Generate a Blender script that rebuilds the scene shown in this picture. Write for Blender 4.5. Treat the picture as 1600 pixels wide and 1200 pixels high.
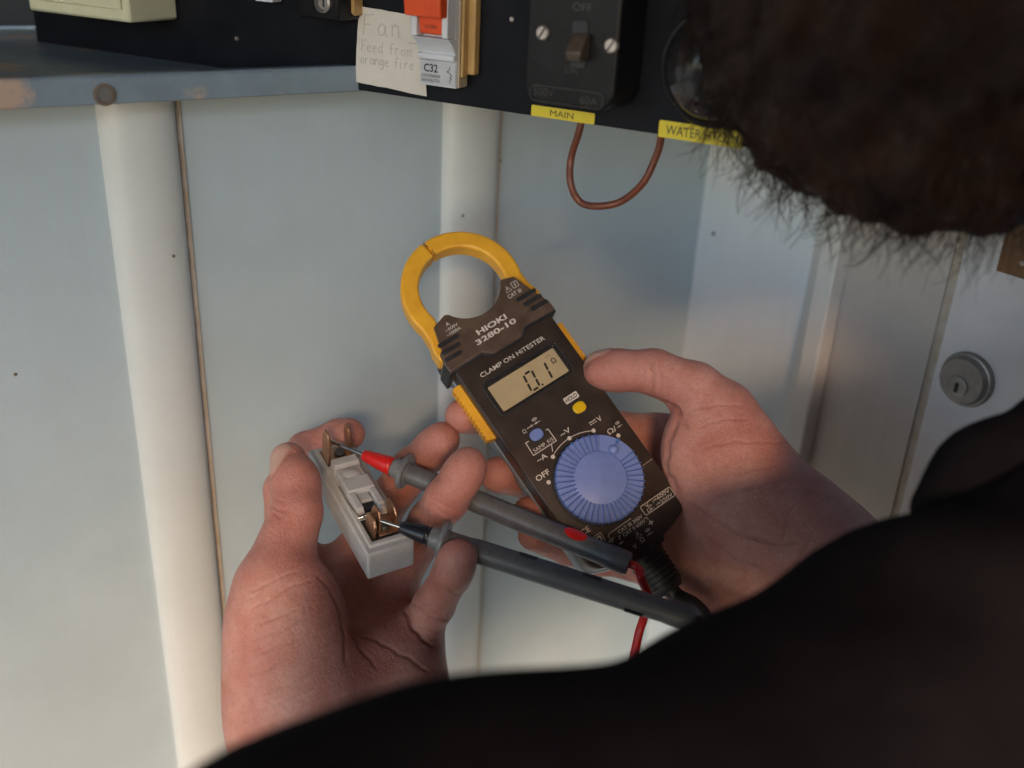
import bpy, bmesh, math, random
import numpy as np
from mathutils import Vector, Matrix

random.seed(7)
rng = np.random.default_rng(7)
SC = bpy.context.scene
COL = SC.collection
for o in list(bpy.data.objects):
    bpy.data.objects.remove(o)

# ------------------------------------------------------------------ camera
FPX = 35 / 36 * 1600
def cdir(x, y):
    return np.array([(x - 800) / FPX, (600 - y) / FPX, -1.0])
def unit(v):
    v = np.asarray(v, float)
    return v / np.linalg.norm(v)
_ez = -unit(cdir(627, 3957))
def _hor(p, q):
    v = unit(np.cross(np.cross(cdir(*p), cdir(*q)), _ez))
    return v if v[0] > 0 else -v
_ex = _hor((0, 172), (560, 143))
_ey = np.cross(_ez, _ex)
R = np.array([_ex, _ey, _ez])
C = np.array([0.0, 0.0, 1.65])
def P(x, y, dep):
    return C + R @ (cdir(x, y) * dep)
def K(X, Y, Z):
    return C + R @ np.array([X, Y, -Z])
def hit(x, y, p, N):
    r = R @ cdir(x, y)
    return C + r * (np.dot(np.asarray(p) - C, N) / np.dot(r, N))
def project(V):
    c = (V - C) @ R
    return 800 + FPX * c[:, 0] / -c[:, 2], 600 - FPX * c[:, 1] / -c[:, 2]

cam_data = bpy.data.cameras.new('camera')
cam = bpy.data.objects.new('camera', cam_data)
COL.objects.link(cam)
m4 = Matrix.Identity(4)
for i in range(3):
    for j in range(3):
        m4[i][j] = R[i][j]
    m4[i][3] = C[i]
cam.matrix_world = m4
cam_data.sensor_width = 36
cam_data.lens = 35
cam_data.clip_start = 0.01
cam_data.clip_end = 500
cam_data.dof.use_dof = True
cam_data.dof.focus_distance = 0.478
cam_data.dof.aperture_fstop = 5.2
SC.camera = cam

# ------------------------------------------------------------------ world, sun, exposure
SUN_EL, SUN_AZ = math.radians(27), math.radians(211)   # azimuth from +Y, clockwise
w = bpy.data.worlds.new('World')
SC.world = w
w.use_nodes = True
nt = w.node_tree
sky = nt.nodes.new('ShaderNodeTexSky')
sky.sky_type = 'NISHITA'
sky.sun_disc = False
sky.sun_elevation = SUN_EL
sky.sun_rotation = SUN_AZ
sky.air_density = 1.0
sky.dust_density = 0.6
nt.links.new(sky.outputs[0], nt.nodes['Background'].inputs[0])
nt.nodes['Background'].inputs[1].default_value = 0.15
sun = bpy.data.lights.new('sun', 'SUN')
sun.energy = 0.95
sun.angle = math.radians(10)
sun.color = (1.0, 0.66, 0.40)
so = bpy.data.objects.new('sun', sun)
COL.objects.link(so)
sd = Vector((math.sin(SUN_AZ) * math.cos(SUN_EL), math.cos(SUN_AZ) * math.cos(SUN_EL), math.sin(SUN_EL)))
so.rotation_euler = sd.to_track_quat('Z', 'Y').to_euler()
so.location = (0, 0, 4)
SC.view_settings.view_transform = 'Standard'
SC.view_settings.look = 'None'
SC.view_settings.exposure = 1.48
SC.view_settings.gamma = 1.0
SC.render.engine = 'CYCLES'
SC.cycles.use_denoising = True
SC.cycles.max_bounces = 8

# ------------------------------------------------------------------ materials
def lnk(t, a, b):
    t.links.new(a, b)
def mat(name, c1, c2=None, rough=0.5, metal=0.0, scale=60.0, detail=6.0, bump=0.0, bscale=None, bdist=0.0005,
        lo=0.35, hi=0.65, rvar=0.12, spec=0.5, sss=0.0, coat=0.0, spots=None, trans=0.0, streak=None):
    """procedural mottled surface: two colours mixed by noise, noisy gloss, fine relief"""
    m = bpy.data.materials.new(name)
    m.use_nodes = True
    t = m.node_tree
    b = t.nodes['Principled BSDF']
    b.inputs['Metallic'].default_value = metal
    b.inputs['Specular IOR Level'].default_value = spec
    if coat:
        b.inputs['Coat Weight'].default_value = coat
        b.inputs['Coat Roughness'].default_value = 0.15
    if trans:
        b.inputs['Transmission Weight'].default_value = trans
    tc = t.nodes.new('ShaderNodeTexCoord')
    nz = t.nodes.new('ShaderNodeTexNoise')
    nz.inputs['Scale'].default_value = scale
    nz.inputs['Detail'].default_value = detail
    nz.inputs['Roughness'].default_value = 0.65
    lnk(t, tc.outputs['Object'], nz.inputs['Vector'])
    c2 = c2 or tuple(x * 0.82 for x in c1)
    rp = t.nodes.new('ShaderNodeMapRange')
    rp.inputs[1].default_value = lo
    rp.inputs[2].default_value = hi
    lnk(t, nz.outputs['Fac'], rp.inputs[0])
    mx = t.nodes.new('ShaderNodeMix')
    mx.data_type = 'RGBA'
    mx.inputs[6].default_value = (*c1, 1)
    mx.inputs[7].default_value = (*c2, 1)
    lnk(t, rp.outputs[0], mx.inputs[0])
    out = mx.outputs[2]
    if spots:                                   # (colour, scale, threshold) : small marks, chips, dirt
        for col, sc, th in spots:
            n2 = t.nodes.new('ShaderNodeTexNoise')
            n2.inputs['Scale'].default_value = sc
            n2.inputs['Detail'].default_value = 8
            n2.inputs['Roughness'].default_value = 0.7
            lnk(t, tc.outputs['Object'], n2.inputs['Vector'])
            r2 = t.nodes.new('ShaderNodeMapRange')
            r2.inputs[1].default_value = th
            r2.inputs[2].default_value = th + 0.06
            lnk(t, n2.outputs['Fac'], r2.inputs[0])
            m2 = t.nodes.new('ShaderNodeMix')
            m2.data_type = 'RGBA'
            lnk(t, r2.outputs[0], m2.inputs[0])
            lnk(t, out, m2.inputs[6])
            m2.inputs[7].default_value = (*col, 1)
            out = m2.outputs[2]
    if streak:                                  # (colour, strength): long vertical runs of grime
        mpg = t.nodes.new('ShaderNodeMapping'); mpg.inputs['Scale'].default_value = (75, 75, 3.5)
        lnk(t, tc.outputs['Object'], mpg.inputs['Vector'])
        n4 = t.nodes.new('ShaderNodeTexNoise'); n4.inputs['Scale'].default_value = 1; n4.inputs['Detail'].default_value = 7; n4.inputs['Roughness'].default_value = .7
        lnk(t, mpg.outputs[0], n4.inputs['Vector'])
        r4 = t.nodes.new('ShaderNodeMapRange'); r4.inputs[1].default_value = .48; r4.inputs[2].default_value = .78; r4.inputs[4].default_value = streak[1]
        lnk(t, n4.outputs['Fac'], r4.inputs[0])
        m4_ = t.nodes.new('ShaderNodeMix'); m4_.data_type = 'RGBA'
        lnk(t, r4.outputs[0], m4_.inputs[0]); lnk(t, out, m4_.inputs[6]); m4_.inputs[7].default_value = (*streak[0], 1)
        out = m4_.outputs[2]
    lnk(t, out, b.inputs['Base Color'])
    rr = t.nodes.new('ShaderNodeMapRange')
    rr.inputs[3].default_value = max(0.02, rough - rvar)
    rr.inputs[4].default_value = min(1, rough + rvar)
    lnk(t, nz.outputs['Fac'], rr.inputs[0])
    lnk(t, rr.outputs[0], b.inputs['Roughness'])
    if bump:
        n3 = t.nodes.new('ShaderNodeTexNoise')
        n3.inputs['Scale'].default_value = bscale or scale * 6
        n3.inputs['Detail'].default_value = 5
        lnk(t, tc.outputs['Object'], n3.inputs['Vector'])
        bp = t.nodes.new('ShaderNodeBump')
        bp.inputs['Strength'].default_value = bump
        bp.inputs['Distance'].default_value = bdist
        lnk(t, n3.outputs['Fac'], bp.inputs['Height'])
        lnk(t, bp.outputs[0], b.inputs['Normal'])
    if sss:
        b.inputs['Subsurface Weight'].default_value = sss
        b.inputs['Subsurface Radius'].default_value = (1.0, 0.35, 0.2)
        b.inputs['Subsurface Scale'].default_value = 0.004
    return m

M = {}
M['wall'] = mat('cream_paint_sky_tint', (.475, .565, .615), (.42, .50, .54), rough=.38, scale=9, bump=.25, bscale=220, bdist=.0006,  # blue of the sky light is tinted into the cream paint
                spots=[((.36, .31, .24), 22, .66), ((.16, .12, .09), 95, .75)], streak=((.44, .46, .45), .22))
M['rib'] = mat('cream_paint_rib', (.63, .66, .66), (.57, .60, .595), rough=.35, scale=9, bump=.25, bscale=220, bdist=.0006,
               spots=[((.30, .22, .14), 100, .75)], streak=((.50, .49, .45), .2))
M['side'] = mat('white_paint', (.74, .77, .79), (.69, .72, .74), rough=.4, scale=9, bump=.2, bscale=200,
                spots=[((.2, .17, .14), 110, .76)], streak=((.50, .52, .52), .2))
M['side2'] = mat('beige_paint', (.56, .50, .45), (.48, .43, .385), rough=.45, scale=12, bump=.2, bscale=200,
                 spots=[((.2, .15, .11), 60, .73)], streak=((.38, .33, .28), .3))
M['bead'] = mat('cream_bead', (.78, .75, .70), (.70, .67, .62), rough=.35, scale=12, bump=.15, bscale=200)
M['nail'] = mat('dark_nail', (.17, .13, .10), rough=.6)
M['door'] = mat('door_paint', (.72, .69, .68), (.62, .59, .58), rough=.45, scale=14, bump=.2, bscale=200, streak=((.56, .52, .5), .3))
M['rust'] = mat('rust_seam', (.42, .33, .24), (.52, .47, .40), rough=.8, scale=120, bump=.4)
M['sill'] = mat('worn_grey_enamel', (.24, .31, .37), (.18, .235, .285), rough=.42, scale=25, bump=.3, bscale=300,
                spots=[((.46, .34, .27), 15, .545), ((.05, .04, .035), 120, .66)])
M['sillwarm'] = mat('bare_primer', (.40, .30, .25), (.30, .23, .2), rough=.6, scale=120)
M['inside'] = mat('dark_cabinet_paint', (.05, .055, .06), rough=.6)
M['board'] = mat('black_board', (.005, .006, .009), (.010, .011, .015), rough=.5, spec=.12, scale=30, bump=.25, bscale=250,
                 spots=[((.10, .10, .10), 85, .745)])
M['bakelite'] = mat('black_bakelite', (.008, .008, .010), (.014, .014, .016), rough=.36, spec=.2, scale=60, bump=.2, bscale=400,
                    spots=[((.12, .11, .10), 160, .735)])
M['blacklever'] = mat('worn_lever', (.10, .07, .05), (.05, .037, .03), rough=.3, scale=300, bump=.3)
M['embossed'] = mat('embossed_bakelite', (.035, .034, .035), rough=.3)
M['screw'] = mat('zinc_screw', (.55, .47, .42), (.38, .32, .29), rough=.38, metal=.75, scale=300, bump=.3)
M['steel'] = mat('satin_steel', (.33, .31, .29), (.25, .235, .22), rough=.45, metal=.7, scale=150)
M['darksteel'] = mat('dark_steel', (.10, .10, .10), rough=.4, metal=.6)
M['yellow'] = mat('yellow_tape', (.72, .58, .03), (.64, .50, .02), rough=.35, scale=50)
M['print'] = mat('black_print_and_recess', (.012, .012, .014), rough=.5)  # ink, and the painted dark of recesses
M['paper'] = mat('old_paper', (.66, .62, .56), (.58, .54, .48), rough=.85, scale=35, bump=.3, bscale=300)
M['pencil'] = mat('pencil_line', (.46, .43, .40), rough=.7)
M['breaker'] = mat('breaker_grey', (.62, .64, .68), (.56, .58, .62), rough=.4, scale=60)
M['breakerside'] = mat('breaker_side', (.50, .40, .28), (.40, .31, .21), rough=.5, scale=60)
M['breakerlabel'] = mat('breaker_label', (.50, .52, .55), rough=.45)
M['orange'] = mat('orange_toggle', (.74, .085, .018), (.64, .07, .014), rough=.35, scale=90)
M['beige'] = mat('beige_block', (.52, .32, .12), (.42, .25, .09), rough=.45, scale=60)
M['creambox'] = mat('cream_plastic', (.66, .66, .48), (.58, .58, .42), rough=.4, scale=50)
M['wire'] = mat('brown_wire', (.17, .05, .025), (.12, .035, .02), rough=.4, scale=120)
M['dome'] = mat('smoked_dome', (.02, .02, .022), (.035, .035, .037), rough=.12, scale=40, coat=.5)
M['brownwood'] = mat('brown_bracket', (.20, .10, .04), (.13, .06, .025), rough=.5, scale=90)

M['meter'] = mat('meter_case', (.030, .021, .017), (.047, .033, .026), rough=.33, scale=80, bump=.35, bscale=1800, bdist=.0002,
                 spots=[((.12, .095, .075), 420, .67), ((.015, .012, .01), 60, .66)])
M['metertop'] = mat('meter_upper_case_sheen', (.075, .048, .034), (.12, .078, .055), rough=.33, scale=130, bump=.35, bscale=1800, bdist=.0002,  # warm sheen on the top housing is mixed into this browner copy
                    spots=[((.17, .12, .09), 500, .66), ((.03, .022, .017), 70, .64)])
M['rubber'] = mat('black_rubber', (.014, .014, .016), (.024, .024, .026), rough=.45, scale=200, bump=.2)
M['backshell'] = mat('back_shell_sheen_grey', (.22, .25, .28), (.15, .17, .2), rough=.3, scale=90)  # pale grey takes in the silvery reflection along the back edge
M['jaw'] = mat('yellow_jaw', (.86, .44, .035), (.76, .36, .025), rough=.38, scale=90, bump=.15, bscale=900,
               spots=[((.36, .17, .03), 330, .69), ((.55, .25, .03), 40, .60)])
M['white'] = mat('pale_print', (.70, .64, .57), (.56, .51, .45), rough=.5, scale=500)
M['lcd'] = mat('lcd_glass', (.64, .54, .34), (.54, .46, .29), rough=.3, scale=70, coat=.4)
M['blue'] = mat('blue_plastic', (.19, .26, .58), (.16, .225, .51), rough=.38, scale=120, bump=.1, bscale=1500)
M['bluerib'] = mat('blue_dial_rib', (.08, .17, .46), (.06, .13, .38), rough=.3, scale=200)
M['ybutton'] = mat('yellow_button', (.75, .48, .01), (.68, .42, .01), rough=.35, scale=200)
M['probe'] = mat('grey_probe', (.12, .12, .122), (.085, .085, .088), rough=.42, scale=160, bump=.25, bscale=900, bdist=.0003,
                 spots=[((.16, .15, .15), 300, .72)])
M['probelite'] = mat('grey_probe_tip', (.17, .18, .19), (.13, .135, .14), rough=.4, scale=160)
M['red'] = mat('red_plastic', (.60, .016, .012), (.48, .012, .01), rough=.35, scale=200)
M['blackplastic'] = mat('black_plastic', (.012, .014, .02), rough=.32, scale=200)
M['chrome'] = mat('probe_metal', (.62, .58, .52), (.45, .40, .34), rough=.22, metal=1.0, scale=300)
M['ceramic'] = mat('white_ceramic', (.50, .50, .495), (.40, .395, .385), rough=.5, scale=60, bump=.3, bscale=700, bdist=.0003,
                   spots=[((.36, .30, .25), 140, .70)])
M['copper'] = mat('tarnished_copper', (.60, .33, .19), (.36, .19, .11), rough=.33, metal=.9, scale=160, bump=.3, bscale=500)
M['timber'] = mat('stained_timber', (.34, .20, .10), (.26, .15, .07), rough=.6, scale=14)
M['greytimber'] = mat('weathered_timber', (.24, .235, .23), (.18, .175, .17), rough=.7, scale=14)
M['ground'] = mat('asphalt', (.10, .10, .10), (.07, .07, .07), rough=.85, scale=3, bump=.4, bscale=60)
M['jacket'] = mat('black_jacket_cloth', (.0095, .0075, .0082), (.0145, .0115, .0122), rough=.95, spec=.03, scale=40, bump=.6, bscale=500, bdist=.001)
M['trouser'] = mat('dark_trousers', (.03, .032, .04), rough=.9)
M['shoe'] = mat('dark_shoe', (.02, .018, .016), rough=.6)
M['hair'] = mat('dark_brown_hair', (.024, .0105, .0065), (.004, .002, .0016), rough=.45, spec=.2, scale=42)  # lighter brown mottle paints lit clumps into the hair colour

def pane_mat():
    m = bpy.data.materials.new('display_pane')
    m.use_nodes = True
    t = m.node_tree
    t.nodes.remove(t.nodes['Principled BSDF'])
    g = t.nodes.new('ShaderNodeBsdfGlossy'); g.inputs['Roughness'].default_value = .12
    tr = t.nodes.new('ShaderNodeBsdfTransparent')
    fr = t.nodes.new('ShaderNodeFresnel'); fr.inputs[0].default_value = 1.45
    mx = t.nodes.new('ShaderNodeMixShader')
    lnk(t, fr.outputs[0], mx.inputs[0]); lnk(t, tr.outputs[0], mx.inputs[1]); lnk(t, g.outputs[0], mx.inputs[2])
    lnk(t, mx.outputs[0], t.nodes['Material Output'].inputs[0])
    return m
M['pane'] = pane_mat()

def skin_mat():
    m = bpy.data.materials.new('skin')
    m.use_nodes = True
    t = m.node_tree
    b = t.nodes['Principled BSDF']
    tc = t.nodes.new('ShaderNodeTexCoord')
    def noise(sc, det=6, rough=.6):
        nn = t.nodes.new('ShaderNodeTexNoise')
        nn.inputs['Scale'].default_value = sc; nn.inputs['Detail'].default_value = det; nn.inputs['Roughness'].default_value = rough
        lnk(t, tc.outputs['Object'], nn.inputs['Vector'])
        return nn.outputs['Fac']
    def mr(f, a, c, lo=0, hi=1):
        r = t.nodes.new('ShaderNodeMapRange')
        r.inputs[1].default_value = a; r.inputs[2].default_value = c; r.inputs[3].default_value = lo; r.inputs[4].default_value = hi
        lnk(t, f, r.inputs[0]); return r.outputs[0]
    def mix(f, a, c):
        x = t.nodes.new('ShaderNodeMix'); x.data_type = 'RGBA'
        lnk(t, f, x.inputs[0])
        for i, v in ((6, a), (7, c)):
            if isinstance(v, tuple): x.inputs[i].default_value = (*v, 1)
            else: lnk(t, v, x.inputs[i])
        return x.outputs[2]
    def att(n):
        a = t.nodes.new('ShaderNodeAttribute'); a.attribute_name = n; return a.outputs['Fac']
    col = mix(mr(noise(45), .35, .65), (.565, .28, .228), (.425, .155, .122))
    col = mix(mr(noise(95), .45, .7, 0, .5), col, (.46, .16, .12))
    col = mix(mr(noise(260), .5, .75, 0, .55), col, (.36, .15, .115))
    col = mix(att('red'), col, (.43, .165, .125))
    col = mix(mr(noise(900, 3), .60, .72, 0, .6), col, (.27, .11, .08))
    col = mix(mr(noise(1500, 2), .58, .70, 0, .35), col, (.70, .42, .34))
    col = mix(att('crease_shade'), col, (.25, .085, .06))  # shade in the skin folds is darkened into the colour
    col = mix(att('nail'), col, (.52, .32, .26))
    col = mix(att('nailrim'), col, (.12, .07, .05))
    lnk(t, col, b.inputs['Base Color'])
    lnk(t, mr(noise(300), .3, .7, .40, .58), b.inputs['Roughness'])
    b.inputs['Subsurface Weight'].default_value = .16
    b.inputs['Subsurface Radius'].default_value = (1.0, .32, .18)
    b.inputs['Subsurface Scale'].default_value = .0035
    # relief: pores, criss-cross skin lines
    v = t.nodes.new('ShaderNodeTexVoronoi'); v.feature = 'DISTANCE_TO_EDGE'; v.inputs['Scale'].default_value = 620
    nz = t.nodes.new('ShaderNodeTexNoise'); nz.inputs['Scale'].default_value = 120; lnk(t, tc.outputs['Object'], nz.inputs['Vector'])
    mp = t.nodes.new('ShaderNodeMix'); mp.data_type = 'RGBA'; mp.inputs[0].default_value = .012
    lnk(t, tc.outputs['Object'], mp.inputs[6]); lnk(t, nz.outputs['Color'], mp.inputs[7])
    lnk(t, mp.outputs[2], v.inputs['Vector'])
    h1 = mr(v.outputs['Distance'], 0, .12)
    b1 = t.nodes.new('ShaderNodeBump'); b1.inputs['Strength'].default_value = .42; b1.inputs['Distance'].default_value = .0004
    lnk(t, h1, b1.inputs['Height'])
    b2 = t.nodes.new('ShaderNodeBump'); b2.inputs['Strength'].default_value = .5; b2.inputs['Distance'].default_value = .0012
    b2.inputs['Strength'].default_value = .26; lnk(t, noise(170, 4), b2.inputs['Height']); lnk(t, b1.outputs[0], b2.inputs['Normal'])
    wv = t.nodes.new('ShaderNodeTexWave'); wv.inputs['Scale'].default_value = 95; wv.inputs['Distortion'].default_value = 9; wv.inputs['Detail'].default_value = 4; wv.inputs['Detail Scale'].default_value = 2.2
    lnk(t, tc.outputs['Object'], wv.inputs['Vector'])
    b3 = t.nodes.new('ShaderNodeBump'); b3.inputs['Strength'].default_value = .10; b3.inputs['Distance'].default_value = .0005
    lnk(t, wv.outputs['Fac'], b3.inputs['Height']); lnk(t, b2.outputs[0], b3.inputs['Normal'])
    lnk(t, b3.outputs[0], b.inputs['Normal'])
    return m
M['skin'] = skin_mat()

# ------------------------------------------------------------------ mesh helpers
class MB:
    """collects shapes in local metres and links them as ONE mesh object"""
    def __init__(s, k=1.0):
        s.v = []; s.f = []; s.k = k
    def add(s, vs, fs):
        o = len(s.v)
        s.v += [tuple(float(c) * s.k for c in p) for p in vs]
        s.f += [tuple(i + o for i in f) for f in fs]
        return s
    def box(s, x0, x1, y0, y1, z0, z1):
        vs = [(x, y, z) for z in (z0, z1) for y in (y0, y1) for x in (x0, x1)]
        return s.add(vs, [(0, 2, 3, 1), (4, 5, 7, 6), (0, 1, 5, 4), (2, 6, 7, 3), (0, 4, 6, 2), (1, 3, 7, 5)])
    def obox(s, c, ax, ay, az, hx, hy, hz):
        c, ax, ay, az = map(np.asarray, (c, ax, ay, az))
        vs = [c + ax * hx * i + ay * hy * j + az * hz * k for k in (-1, 1) for j in (-1, 1) for i in (-1, 1)]
        return s.add(vs, [(0, 2, 3, 1), (4, 5, 7, 6), (0, 1, 5, 4), (2, 6, 7, 3), (0, 4, 6, 2), (1, 3, 7, 5)])
    def prism(s, poly, z0, z1, top=None):
        n = len(poly); t = top or poly
        vs = [(x, y, z0) for x, y in poly] + [(x, y, z1) for x, y in t]
        fs = [tuple(range(n - 1, -1, -1)), tuple(range(n, 2 * n))]
        fs += [(i, (i + 1) % n, n + (i + 1) % n, n + i) for i in range(n)]
        return s.add(vs, fs)
    def lathe(s, prof, seg=32, o=(0, 0, 0), ax=(0, 0, 1), cap=True):
        """prof: list of (radius, height) along axis"""
        a = unit(ax); u = unit(np.cross(a, (1, 0, 0) if abs(a[0]) < .8 else (0, 1, 0))); v = np.cross(a, u)
        o = np.asarray(o, float); vs = []; fs = []
        for r, h in prof:
            for i in range(seg):
                t = 2 * math.pi * i / seg
                vs.append(o + a * h + (u * math.cos(t) + v * math.sin(t)) * r)
        for k in range(len(prof) - 1):
            for i in range(seg):
                j = (i + 1) % seg
                fs.append((k * seg + i, k * seg + j, (k + 1) * seg + j, (k + 1) * seg + i))
        if cap:
            fs.append(tuple(range(seg - 1, -1, -1)))
            fs.append(tuple((len(prof) - 1) * seg + i for i in range(seg)))
        return s.add(vs, fs)
    def tube(s, pts, r, seg=12):
        pts = [np.asarray(p, float) for p in pts]; n = len(pts)
        rs = r if hasattr(r, '__len__') else [r] * n
        vs = []; fs = []; u = None
        for i, p in enumerate(pts):
            t = unit(pts[min(i + 1, n - 1)] - pts[max(i - 1, 0)])
            if u is None:
                u = unit(np.cross(t, (0, 0, 1) if abs(t[2]) < .9 else (1, 0, 0)))
            u = unit(u - t * np.dot(u, t)); v = np.cross(t, u)
            for k in range(seg):
                a = 2 * math.pi * k / seg
                vs.append(p + (u * math.cos(a) + v * math.sin(a)) * rs[i])
        for i in range(n - 1):
            for k in range(seg):
                j = (k + 1) % seg
                fs.append((i * seg + k, i * seg + j, (i + 1) * seg + j, (i + 1) * seg + k))
        fs.append(tuple(range(seg - 1, -1, -1))); fs.append(tuple((n - 1) * seg + k for k in range(seg)))
        return s.add(vs, fs)
    def build(s, name, m, parent=None, bevel=0, seg=2, smooth=40, loc=None):
        me = bpy.data.meshes.new(name)
        me.from_pydata(s.v, [], s.f)
        me.validate()
        bm = bmesh.new(); bm.from_mesh(me); bmesh.ops.recalc_face_normals(bm, faces=bm.faces); bm.to_mesh(me); bm.free()
        return link(name, me, m, parent, bevel, seg, smooth)
def link(name, me, m, parent=None, bevel=0, seg=2, smooth=40):
    o = bpy.data.objects.new(name, me)
    COL.objects.link(o)
    if m: me.materials.append(M[m])
    if smooth:
        me.shade_smooth()
        me.set_sharp_from_angle(angle=math.radians(smooth))
    if bevel:
        b = o.modifiers.new('bevel', 'BEVEL'); b.width = bevel; b.segments = seg; b.limit_method = 'ANGLE'; b.angle_limit = math.radians(35)
        b.harden_normals = False
    if parent: o.parent = parent
    return o
def tag(o, label=None, cat=None, group=None, kind=None):
    if label: o['label'] = label
    if cat: o['category'] = cat
    if group: o['group'] = group
    if kind: o['kind'] = kind
    return o
def empty(name, origin=(0, 0, 0), ax=None, ay=None, az=None):
    o = bpy.data.objects.new(name, None)
    o.empty_display_size = .02
    COL.objects.link(o)
    mm = Matrix.Identity(4)
    if ax is not None:
        for i in range(3):
            mm[i][0] = ax[i]; mm[i][1] = ay[i]; mm[i][2] = az[i]
    for i in range(3): mm[i][3] = origin[i]
    o.matrix_world = mm
    return o
def rrect(x0, x1, y0, y1, r, n=5):
    out = []
    for cx, cy, a in ((x1 - r, y1 - r, 0), (x0 + r, y1 - r, 90), (x0 + r, y0 + r, 180), (x1 - r, y0 + r, 270)):
        for i in range(n + 1):
            t = math.radians(a + 90 * i / n)
            out.append((cx + r * math.cos(t), cy + r * math.sin(t)))
    return out
def frame_strip(mb, poly, wd, z0, z1):
    """closed band of width wd just inside a convex polygon"""
    n = len(poly); cx = sum(p[0] for p in poly) / n; cy = sum(p[1] for p in poly) / n
    inn = []
    for i in range(n):
        a = np.array(poly[i - 1]); b = np.array(poly[i]); c = np.array(poly[(i + 1) % n])
        t = unit(c - a); nrm = np.array([-t[1], t[0]])
        if np.dot(nrm, np.array([cx, cy]) - b) < 0: nrm = -nrm
        inn.append(tuple(b + nrm * wd))
    vs = [(x, y, z0) for x, y in poly] + [(x, y, z0) for x, y in inn] + [(x, y, z1) for x, y in poly] + [(x, y, z1) for x, y in inn]
    fs = []
    for i in range(n):
        j = (i + 1) % n
        fs += [(i, n + i, n + j, j), (2 * n + i, 2 * n + j, 3 * n + j, 3 * n + i), (i, j, 2 * n + j, 2 * n + i), (n + i, 3 * n + i, 3 * n + j, n + j)]
    mb.add(vs, fs)
def line_strip(mb, pts, wd, z0, z1):
    """flat polyline with width (2d points)"""
    for a, b in zip(pts[:-1], pts[1:]):
        a = np.array(a, float); b = np.array(b, float); t = unit(b - a); nn = np.array([-t[1], t[0]]) * wd / 2
        e = t * wd * .35
        mb.prism([tuple(a - nn - e), tuple(b - nn + e), tuple(b + nn + e), tuple(a + nn - e)], z0, z1)

DG = None
def text(name, s, m, parent, x, y, z, h, width=None, rot=0.0, k=1.0, align='CENTER', depth=.00006, bold=0.0, shear=0.0):
    """flat lettering as real mesh; cap height h; (x, y, z) = centre of baseline-height box, in parent's local frame, all * k"""
    cu = bpy.data.curves.new(name, 'FONT')
    cu.body = s; cu.size = 1.0; cu.align_x = 'LEFT'; cu.resolution_u = 3; cu.offset = bold; cu.shear = shear
    o = bpy.data.objects.new(name, cu); COL.objects.link(o)
    dg = bpy.context.evaluated_depsgraph_get()
    me = bpy.data.meshes.new_from_object(o.evaluated_get(dg))
    bpy.data.objects.remove(o)
    if len(me.vertices) == 0:
        return None
    co = np.zeros(len(me.vertices) * 3); me.vertices.foreach_get('co', co); co = co.reshape(-1, 3)
    lo, hi = co.min(0), co.max(0)
    sy = h / .7
    sx = sy if width is None else width / max(1e-6, hi[0] - lo[0])
    cx = (lo[0] + hi[0]) / 2
    co2 = np.zeros_like(co)
    co2[:, 0] = (co[:, 0] - cx) * sx; co2[:, 1] = (co[:, 1] - .35) * sy
    if align == 'LEFT': co2[:, 0] -= co2[:, 0].min()
    ca, sa = math.cos(rot), math.sin(rot)
    q = np.stack([x + co2[:, 0] * ca - co2[:, 1] * sa, y + co2[:, 0] * sa + co2[:, 1] * ca, np.full(len(co2), z)], 1) * k
    me.vertices.foreach_set('co', q.ravel()); me.update()
    return link(name, me, m, parent, smooth=0)

def arc(c, r, a0, a1, n):
    return [(c[0] + r * math.cos(math.radians(a0 + (a1 - a0) * i / n)), c[1] + r * math.sin(math.radians(a0 + (a1 - a0) * i / n))) for i in range(n + 1)]

# ------------------------------------------------------------------ signed distance surfaces (bodies, cloth)
def sd_cone(p, a, r1, b, r2):
    ba = b - a; l2 = ba @ ba; rr = r1 - r2; a2 = max(l2 - rr * rr, 1e-9); il2 = 1 / l2
    pa = p - a; y = pa @ ba; z = y - l2
    xx = pa * l2 - y[..., None] * ba
    x2 = np.einsum('...i,...i->...', xx, xx); y2 = y * y * l2; z2 = z * z * l2
    k = np.sign(rr) * rr * rr * x2
    d = (np.sqrt(x2 * a2 * il2) + y * rr) * il2 - r1
    c1 = np.sign(z) * a2 * z2 > k
    c2 = np.sign(y) * a2 * y2 < k
    d = np.where(c2, np.sqrt(x2 + y2) * il2 - r1, d)
    return np.where(c1, np.sqrt(x2 + z2) * il2 - r2, d)
def sd_ell(p, c, rad, ax):
    q = (p - c) @ ax.T
    k0 = np.linalg.norm(q / rad, axis=-1); k1 = np.linalg.norm(q / (rad * rad), axis=-1)
    return k0 * (k0 - 1) / np.maximum(k1, 1e-6)
def smin(a, b, k):
    h = np.maximum(k - np.abs(a - b), 0) / k
    return np.minimum(a, b) - h * h * k * .25
def prim(p, q):
    if q[0] == 'c': return sd_cone(p, q[1], q[2], q[3], q[4])
    return sd_ell(p, q[1], q[2], q[3])
def pbounds(q):
    if q[0] == 'c':
        r = max(q[2], q[4]); return np.minimum(q[1], q[3]) - r, np.maximum(q[1], q[3]) + r
    r = max(q[2]); return q[1] - r, q[1] + r
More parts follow.
